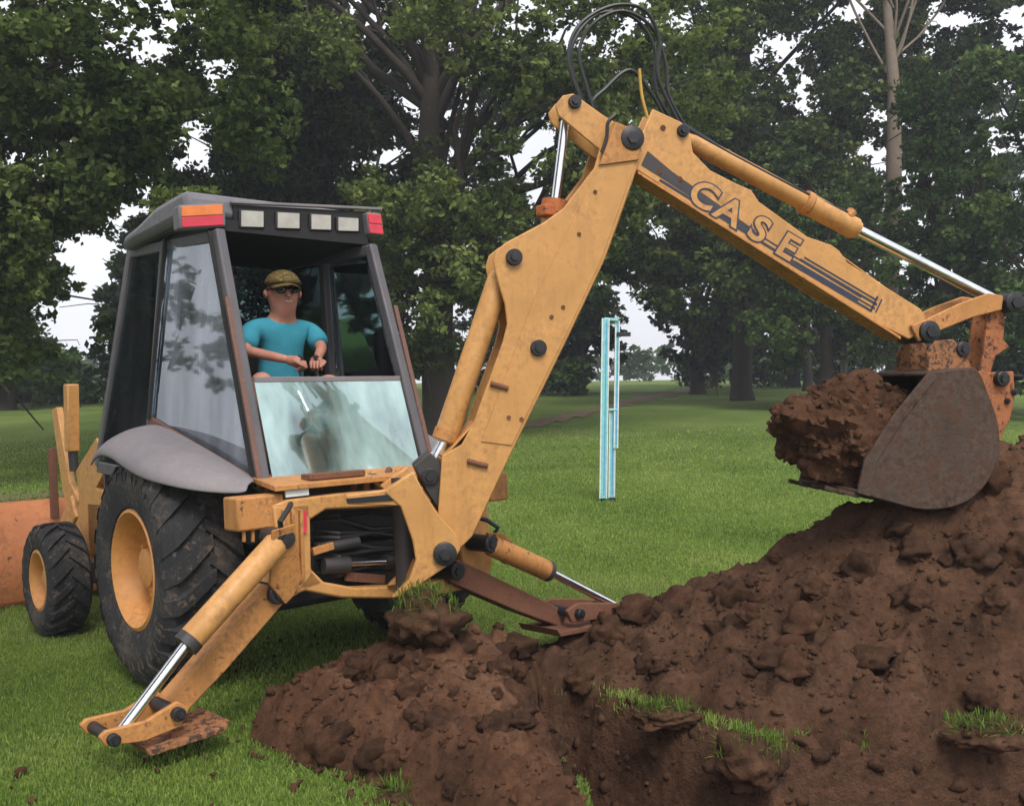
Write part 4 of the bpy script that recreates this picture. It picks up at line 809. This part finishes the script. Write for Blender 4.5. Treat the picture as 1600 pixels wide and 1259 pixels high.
# ------------------------------------------------------------------ operator
PO = np.array([0, .12, 1.52]); PER = empty('person', tuple(m2w(PO)), (-MPITCH, 0, YAW))
setp(PER, 'person in teal t-shirt, cap and dark sunglasses sitting in the cab', 'person')
M['skin'] = plain('skin', (.40, .175, .12), rough=.6); M['shirt'] = weathered('teal_shirt', (.045, .25, .33), dirt=(.03, .17, .23), dirt_amt=.6, rough=.9, chip=(.05, .27, .35), chip_at=.95, spec=.1, bump=.5, nscale=1.6); M['shorts'] = plain('gray_shorts', (.16, .16, .19), rough=.9)
M['cap'] = weathered('camo_cap', (.10, .07, .02), dirt=(.02, .016, .01), dirt_amt=.95, rough=.9, chip=(.3, .2, .05), chip_at=.55, nscale=14); M['shades'] = plain('dark_lens', (.01, .008, .008), rough=.15); M['teeth'] = plain('teeth', (.34, .22, .18), rough=.5); M['shoe'] = plain('boots', (.03, .025, .02), rough=.8); M['hair'] = plain('hair', (.03, .02, .014), rough=.9)
def skin(name, V, E, mat, parent, sub=2, root=0):
    me = bpy.data.meshes.new(name); me.from_pydata([tuple(np.array(v[0], float)-PO) for v in V], E, []); o = bpy.data.objects.new(name, me); COL.objects.link(o); o.parent = parent; me.materials.append(mat)
    m = o.modifiers.new('skin', 'SKIN'); m.use_smooth_shade = True
    if not me.skin_vertices: me.skin_vertices.new() if hasattr(me.skin_vertices, 'new') else None
    sk = me.skin_vertices[0].data
    for i, v in enumerate(V): r = v[1]; sk[i].radius = r if isinstance(r, tuple) else (r, r)
    sk[root].use_root = True
    s_ = o.modifiers.new('sub', 'SUBSURF'); s_.levels = sub; s_.render_levels = sub; return o
elL, elR = mF(383, 548, -.06), mF(503, 543, -.08); wrL, wrR = lerp(elL, HL, .82), lerp(elR, HR, .80); knL, knR = mF(408, 590, -.40), mF(518, 594, -.42)
hd_ = np.array([0, .0, 2.31])
bodyV = [((0, .12, 1.62), (.15, .12)), ((0, .10, 1.78), (.145, .105)), ((0, .07, 1.94), (.155, .105)), ((0, .06, 2.06), (.13, .085)), ((0, .035, 2.125), .076), ((-.016, -.014, 2.178), .078), ((-.015, -.006, 2.26), (.112, .114)), ((-.01, .01, 2.35), (.106, .112)), ((-.01, .02, 2.41), .06),
         ((-.20, .06, 2.045), .056), (elL, .039), (wrL, .027), ((.20, .05, 2.04), .056), (elR, .039), (wrR, .027),
         ((-.14, .05, 1.60), .085), (knL, .062), ((knL[0]-.02, -.46, 1.28), .05), ((knL[0]-.02, -.44, 1.17), .038), ((.12, .05, 1.60), .085), (knR, .062), ((knR[0]+.04, -.48, 1.28), .05), ((knR[0]+.05, -.46, 1.17), .038)]
bodyE = [(0, 1), (1, 2), (2, 3), (3, 4), (4, 5), (5, 6), (6, 7), (7, 8), (3, 9), (9, 10), (10, 11), (3, 12), (12, 13), (13, 14), (0, 15), (15, 16), (16, 17), (17, 18), (0, 19), (19, 20), (20, 21), (21, 22)]
skin('body', bodyV, bodyE, M['skin'], PER)
shV = [((0, .12, 1.60), (.175, .15)), ((0, .10, 1.78), (.17, .135)), ((0, .07, 1.94), (.182, .135)), ((0, .06, 2.07), (.15, .105)), ((0, .04, 2.145), (.088, .078)), ((-.205, .06, 2.055), .074), (lerp((-.215, .06, 2.06), elL, .45), .076), (lerp((-.215, .06, 2.06), elL, .92), .074), ((.205, .05, 2.05), .074), (lerp((.215, .05, 2.055), elR, .45), .076), (lerp((.215, .05, 2.055), elR, .92), .074)]
skin('shirt', shV, [(0, 1), (1, 2), (2, 3), (3, 4), (3, 5), (5, 6), (6, 7), (3, 8), (8, 9), (9, 10)], M['shirt'], PER)
soV = [((0, .12, 1.585), (.165, .14)), ((-.14, .04, 1.60), .105), (lerp((-.14, .04, 1.6), knL, .72), .088), ((.12, .04, 1.60), .105), (lerp((.12, .04, 1.6), knR, .72), .088)]
skin('shorts', soV, [(0, 1), (1, 2), (0, 3), (3, 4)], M['shorts'], PER)
def pm(): return MB()
def psh(mb, name, mat, parent=PER, **k):
    mb.v = [tuple(np.array(v)-PO) for v in mb.v]; return mb.build(name, mat, parent, **k)
HA = math.radians(-12); hf = np.array([math.sin(HA), -math.cos(HA), 0]); hr = np.array([math.cos(HA), math.sin(HA), 0]); hu = np.array([0, 0, 1.])    # head turned towards the camera
hc = np.array([-.012, .004, 2.282])
def hp_(a, b, c): return hc+hr*a*1.18+hf*(b*1.24+.012)+hu*c*1.16
m = pm(); rows = []
for k in range(7):
    e = k/6*math.pi/2; rows.append([hp_(.098*math.cos(e)*math.cos(q), .107*math.cos(e)*math.sin(q), .048+.085*math.sin(e)) for q in np.linspace(0, 2*math.pi, 21)])
m.grid(rows); cap = psh(m, 'cap', M['cap'], smooth=60, solid=.006)
m = pm(); rows = [[hp_(.085*math.sin(q), .085*math.cos(q)+.0+ex_*math.cos(q)**.6, .052-.022*(ex_/.075)-.012*abs(math.sin(q))) for q in np.linspace(-1.25, 1.25, 11)] for ex_ in (.0, .035, .06, .078)]
m.grid(rows); psh(m, 'brim', M['cap'], cap, smooth=60, solid=.006)
m = pm()
for s in (-1, 1):
    rows = [[hp_(s*(.034+.028*math.cos(q)*r), .098-.018*(r*math.cos(q)*.5+.5)**2*(1), .012+.021*math.sin(q)*r) for q in np.linspace(0, 2*math.pi, 13)] for r in (.05, .6, 1)]
    m.grid(rows); m.tube([hp_(s*.062, .085, .018), hp_(s*.09, .04, .016), hp_(s*.09, -.02, .012)], .004, 6)
m.tube([hp_(-.012, .1, .018), hp_(.012, .1, .018)], .004, 6); psh(m, 'sunglasses', M['shades'], solid=.006)
m = pm(); m.grid([[hp_(x*(1-.1*r), .094+.01*r-.9*x*x*3, .008-.034*r) for x in (-.012, -.006, 0, .006, .012)] for r in (0, .4, .8, 1)]); m.tube([hp_(0, .088, .01), hp_(0, .098, -.008), hp_(0, .106, -.024), hp_(0, .092, -.032)], [.008, .010, .014, .008], 8); psh(m, 'nose', M['skin'], smooth=60)
m = pm(); m.grid([[hp_(x, .110-2.6*x*x, -.054-.007*j+abs(x)*.14) for x in np.linspace(-.02, .02, 7)] for j in (0, .8)]); psh(m, 'mouth', M['teeth'], solid=.004)
for s in (-1, 1):
    m = pm(); m.lathe([(-.012, .004), (-.006, .024), (.004, .028), (.012, .012), (.012, .001)], 0, hp_(s*.092, -.005, .0), 12); psh(m, 'ear', M['skin'], smooth=60)
m = pm(); rows = [[hp_((.094)*math.sin(q), .094*math.cos(q), .05-.03*j) for q in np.linspace(1.75, 4.53, 12)] for j in range(4)]; m.grid(rows); psh(m, 'hair', M['hair'], smooth=60, solid=.01)
for s, h, wr in ((-1, HL, wrL), (1, HR, wrR)):            # hands closed on the lever knobs
    m = pm(); d = h-wr; d /= np.linalg.norm(d); sd_ = np.cross(d, hu); sd_ /= np.linalg.norm(sd_); n_ = np.cross(sd_, d)
    m.tube([wr-d*.01, wr+d*.03, wr+d*.06, h+d*.01], [.028, .034, .04, .030], 12)
    for k, (of, ln) in enumerate(((-.030, .95), (-.010, 1.1), (.010, 1.05), (.029, .85))):
        b0 = h-d*.01+sd_*of; m.tube([b0, b0+d*.032*ln+n_*.006, b0+d*.048*ln-n_*.022, b0+d*.026*ln-n_*.044, b0+d*.006-n_*.045], [.011, .0105, .010, .009, .006], 8)
    b0 = wr+d*.05-sd_*s*.034; m.tube([b0, b0+d*.03-sd_*s*.018, b0+d*.055-sd_*s*.006-n_*.012, b0+d*.07+sd_*s*.01-n_*.02], [.014, .012, .011, .007], 8); psh(m, 'hand', M['skin'], smooth=60)
for kx in (knL[0]-.02, knR[0]+.05):
    m = pm(); m.grid([[(kx+.045*math.cos(q)*w_, y-.0, 1.135+.0+hh*max(0, math.sin(q))) for q in np.linspace(0, 2*math.pi, 13)] for y, w_, hh in ((-.38, .7, .06), (-.42, 1, .12), (-.50, 1, .09), (-.58, 1.05, .06), (-.64, .7, .03))]); psh(m, 'boot', M['shoe'], smooth=60, solid=.01)

# ------------------------------------------------------------------ loose soil: bucket load, clods, sods
def lump(name, mat, rad, sub=2, amp=.35, seed=0, parent=None):
    bm = bmesh.new(); bmesh.ops.create_icosphere(bm, subdivisions=sub, radius=1); from mathutils import noise as mn
    for v in bm.verts:
        p = v.co*1.5+Vector((seed*7.3, seed*3.1, seed)); k = 1+amp*mn.noise(p)+amp*.5*mn.noise(p*2.6)+(amp*.35*mn.noise(p*6) if sub > 2 else 0)+(amp*.2*mn.noise(p*14) if sub > 3 else 0)+(amp*.16*mn.noise(p*31) if sub > 5 else 0); v.co = Vector((v.co.x*rad[0], v.co.y*rad[1], v.co.z*rad[2]))*k
    me = bpy.data.meshes.new(name); bm.to_mesh(me); bm.free(); me.materials.append(mat)
    if sub > 2: me.shade_smooth()
    o = bpy.data.objects.new(name, me); COL.objects.link(o); o.parent = parent; return o
ico = bmesh.new(); bmesh.ops.create_icosphere(ico, subdivisions=1, radius=1); iv = np.array([v.co[:] for v in ico.verts]); if_ = np.array([[v.index for v in f.verts] for f in ico.faces]); ico.free()
cen = m2w(bp(1342, 690, .02)); ld = lump('bucket_soil', M['soil_red'], (.50, .32, .33), 5, .33, 3); ld.location = cen; ld.rotation_euler = (0, math.radians(20), math.radians(12))
fl0, fl1 = m2w(bp(1345, 766, -.2)), m2w(bp(1440, 786, -.2)); fd_ = (fl1-fl0)/np.linalg.norm(fl1-fl0); fn = np.cross(fd_, BN); fn = fn if fn[2] > 0 else -fn
mw = Matrix.LocRotScale(ld.location, ld.rotation_euler, None); mi = mw.inverted()
for v in ld.data.vertices:
    p = np.array(mw@v.co); dd = (p-fl0)@fn
    if dd < .012: p = p+fn*(.012-dd*.97)
    t_ = (p-BP)@BN
    if abs(t_) > .30: p = p-BN*(t_-math.copysign(.30, t_))*.85
    v.co = mi@V3(p)
lv = np.array([v.co[:] for v in ld.data.vertices]); lf = np.array([p.vertices[:] for p in ld.data.polygons]); pick = rng.integers(0, len(lv), 900); rr_ = .010*(4.0)**(rng.random(900)**2.4)
cv = iv[None]*(1+rng.normal(0, .15, (900, len(iv), 1)))*rr_[:, None, None]*rng.uniform(.7, 1.3, (900, 1, 3))+lv[pick][:, None]*.985; cf = if_[None]+(np.arange(900)*len(iv))[:, None, None]+len(lv)
lm = bpy.data.meshes.new('bucket_soil'); lm.from_pydata(np.concatenate([lv, cv.reshape(-1, 3)]).tolist(), [], np.concatenate([lf, cf.reshape(-1, 3)]).tolist()); lm.materials.append(M['soil_red']); lm.shade_smooth(); lm.set_sharp_from_angle(angle=.9); ld.data = lm
setp(ld, 'lumpy reddish load of soil spilling from the raised digging bucket', 'soil', kind='stuff')

protos = [lump('soil_clod', M['soil_red'] if k % 2 else M['soil'], (1, random.uniform(.7, 1), random.uniform(.55, .8)), 3, .6, k+1) for k in range(6)]
def scatter(n, xr, yr, fn_, size, hmin):
    out_ = []
    while len(out_) < n:
        x = rng.uniform(*xr, 400); y = rng.uniform(*yr, 400); z, s_ = soil_top(x, y); h = fn_(x, y)
        for a, b, c_2, ok_, hh in zip(x, y, z, s_, h):
            if ok_ and hh > hmin and pit_depth(np.array([a]), np.array([b]))[0] < .02: out_.append((a, b, c_2, random.uniform(*size)))
    return out_[:n]
sp1 = scatter(70, (-1.5, .2), (3.7, 5.6), spoil_h, (.03, .10), .03); sp2 = scatter(70, (.3, 3.4), (4.7, 6.2), pile_h, (.035, .14), .02)
for k, (x, y, z, r) in enumerate(sp1+sp2):
    o = protos[k] if k < 6 else protos[k % 6].copy()
    if k >= 6: COL.objects.link(o)
    o.location = (x, y, z-r*.1); o.scale = (r, r, r); o.rotation_euler = (random.uniform(-.4, .4), random.uniform(-.4, .4), random.uniform(0, 6.3))
    if k < len(sp1): setp(o, 'loose brown clod lying on the low spoil heap', 'clod', 'clods on the spoil heap')
    else: setp(o, 'loose brown clod lying on the slope of the tall pile', 'clod', 'clods on the dirt pile')
# crumbs: too many to count
def crumbs(name, n, xr, yr, fn_, hmin, size, mat, label):
    x = rng.uniform(*xr, n); y = rng.uniform(*yr, n); z, s_ = soil_top(x, y); h = fn_(x, y); ok_ = (h > hmin) & (pit_depth(x, y) < .05); x, y, z = x[ok_], y[ok_], z[ok_]; m_ = len(x)
    r = size[0]*(size[1]/size[0])**(rng.random(m_)**2.2); vv = iv[None]*(1+rng.normal(0, .33, (m_, len(iv), 1)))*np.stack([r*rng.uniform(.8, 1.3, m_), r*rng.uniform(.8, 1.3, m_), r*rng.uniform(.5, .9, m_)], -1)[:, None]
    a = rng.uniform(0, 6.3, m_); ca, sa = np.cos(a)[:, None], np.sin(a)[:, None]; vx = vv[..., 0]*ca-vv[..., 1]*sa; vy = vv[..., 0]*sa+vv[..., 1]*ca
    vv = np.stack([vx+x[:, None], vy+y[:, None], vv[..., 2]+(z-r*.1)[:, None]], -1).reshape(-1, 3); ff = (if_[None]+(np.arange(m_)*len(iv))[:, None, None]).reshape(-1, 3)
    o = fast_mesh(name, vv, ff, mat); setp(o, label, 'soil', kind='stuff')
px_ = rng.uniform(.1, 4.0, 5200); py_ = rng.uniform(3.0, 5.3, 5200)
def crumbs_pit():
    x, y = px_, py_; pd = pit_depth(x, y); ok_ = pd > .02; x, y, pd = x[ok_], y[ok_], pd[ok_]; m_ = len(x); z = base_z(x, y)-pd; r = .008*(6)**(rng.random(m_)**2)
    vv = iv[None]*(1+rng.normal(0, .3, (m_, len(iv), 1)))*r[:, None, None]*rng.uniform(.6, 1.3, (m_, 1, 3))+np.stack([x, y, z+r*.2], -1)[:, None]; ff = (if_[None]+(np.arange(m_)*len(iv))[:, None, None]).reshape(-1, 3)
    setp(fast_mesh('soil_crumbs', vv.reshape(-1, 3), ff, M['soil']), 'crumbs of dark soil on the walls of the pit', 'soil', kind='stuff')
crumbs_pit()
crumbs('soil_crumbs', 3000, (-1.6, .45), (3.4, 5.9), spoil_h, -.02, (.005, .026), M['soil_red'], 'small crumbs of reddish soil over the low spoil heap')
crumbs('soil_crumbs', 5200, (.3, 4.2), (4.5, 6.6), pile_h, -.015, (.005, .026), M['soil'], 'small crumbs of brown soil over the tall dirt pile')
n_ = 2600; x_ = rng.uniform(-2.2, 3.0, n_); y_ = rng.uniform(3.6, 7.4, n_); near_ = np.maximum(np.where(x_ < .5, sdist(x_, y_, SPOIL), -9), pile_h(x_, y_)*.6-.25*(pile_h(x_, y_) < 0)); kp = (near_ < .02) & (near_ > -.42) & (rng.random(n_) < np.exp(near_*7)) & (pit_depth(x_, y_) < .01); x_, y_ = x_[kp], y_[kp]; m_ = len(x_); r_ = .007*(4)**(rng.random(m_)**2)
vv_ = iv[None]*(1+rng.normal(0, .25, (m_, len(iv), 1)))*r_[:, None, None]*rng.uniform(.7, 1.3, (m_, 1, 3))+np.stack([x_, y_, base_z(x_, y_)+.02], -1)[:, None]
setp(fast_mesh('soil_crumbs', vv_.reshape(-1, 3), (if_[None]+(np.arange(m_)*len(iv))[:, None, None]).reshape(-1, 3), M['soil_red']), 'stray crumbs of soil scattered on the grass round the heaps', 'soil', kind='stuff')
def sod(px, py, d, r, label, droop=False, n=420, hg=(.06, .14)):
    c0 = at(px, py, d); e = empty('sod_clump', tuple(c0)); setp(e, label, 'sod', 'torn sods')
    s_ = lump('root_ball', M['soil'], (r[0], r[1], r[2]*.8), 4, .5, px*.01, e)
    a = rng.uniform(0, 6.3, n); q = np.sqrt(rng.random(n)); x = np.cos(a)*q*r[0]*.95; y = np.sin(a)*q*r[1]*.95; z = r[2]*np.sqrt(np.maximum(0, 1-q*q))*.85
    blades('turf', x, y, z, rng.uniform(*hg, n), .006*rng.uniform(.8, 1.4, n), lean=.9 if not droop else 1.1, kind=None, parent=e, tint=np.clip(rng.normal(.12, .16, n), 0, 1))
sod(664, 966, 4.86, (.18, .16, .17), 'torn turf clump with dry roots lying in front of the rear frame', n=330, hg=(.03, .09))
for (px, py, d, r, lab) in ((1170, 1190, 4.42, (.16, .10, .15), 'sod slumped down the pit wall at its nearest corner'), (1040, 1120, 4.78, (.16, .09, .07), 'sod on the pit lip left of the slumped one'), (640, 1240, 3.95, (.12, .10, .05), 'grass tuft at the near foot of the spoil heap'), (1540, 1150, 4.55, (.16, .1, .08), 'sod on the pit lip near the right edge')):
    sod(px, py, d, r, lab, n=240, hg=(.03, .085))

# ------------------------------------------------------------------ turquoise folded tripod on the lawn
TP = groundpt(949, 783); dT = (TP-CAM)@c_fwd; k = dT/FPX; tp = empty('folded_tripod', tuple(TP)); setp(tp, 'tall folded turquoise tripod with white edges standing on the lawn', 'tripod')
M['turq'] = plain('turquoise_paint', (.22, .55, .56), rough=.4); M['blue'] = plain('blue_strip', (.10, .30, .55), rough=.4); M['whitem'] = plain('white_aluminium', (.72, .74, .74), rough=.35)
def tpt(px, py, y=0): return np.array([(px-949)*k, y, (783-py)*k])
for (b0, b1, wpx, y) in (((942, 778), (949, 498), 10, -.03), ((956, 778), (959, 640), 8.5, .05), ((963, 700), (968, 502), 5.5, .02)):
    lg = MB().bar(tpt(*b0, y), tpt(*b1, y), wpx*k, .05, (1, 0, 0)).build('leg', M['turq'], tp, bevel=.006)
    for s in (-1, 1): MB().bar(tpt(b0[0]+s*wpx*.52, b0[1], y-.004), tpt(b1[0]+s*wpx*.52, b1[1], y-.004), 1.5*k, .056, (1, 0, 0)).build('edge_rail', M['whitem'], lg)
    MB().bar(tpt(b0[0]+wpx*.1, b0[1]-6, y-.027), tpt(b1[0]+wpx*.1, b1[1]+6, y-.027), 1.6*k, .006, (1, 0, 0)).build('stripe', M['blue'], lg)
for px in (942, 957): MB().bar(tpt(px, 777), tpt(px, 783.5), 9*k, .05, (1, 0, 0)).build('foot', black, tp, bevel=.004)
MB().bar(tpt(947, 499, 0), tpt(969, 501, 0), .04, .09).build('head', M['turq'], tp, bevel=.01)
MB().bar(tpt(966, 523, 0), tpt(988, 523, 0), .06, .05).build('clamp_handle', black, tp, bevel=.008)
MB().bar(tpt(944, 640, .01), tpt(966, 640, .01), .03, .05).build('collar', M['turq'], tp, bevel=.008)

# ------------------------------------------------------------------ humid air: far trees fade a little
hz = MB().box((0, 55, 18), 75, 75, 20.5); hm = bpy.data.materials.new('humid_air'); hm.use_nodes = True; hn = hm.node_tree.nodes; hn.remove(hn['Principled BSDF'])
pv = hn.new('ShaderNodeVolumePrincipled'); pv.inputs['Color'].default_value = (.86, .9, 1, 1); pv.inputs['Density'].default_value = .0014; hm.node_tree.links.new(pv.outputs[0], hn['Material Output'].inputs['Volume'])
ho_ = hz.build('haze', hm, smooth=0); setp(ho_, 'faint haze in the humid air over the lawn', 'haze', kind='stuff')
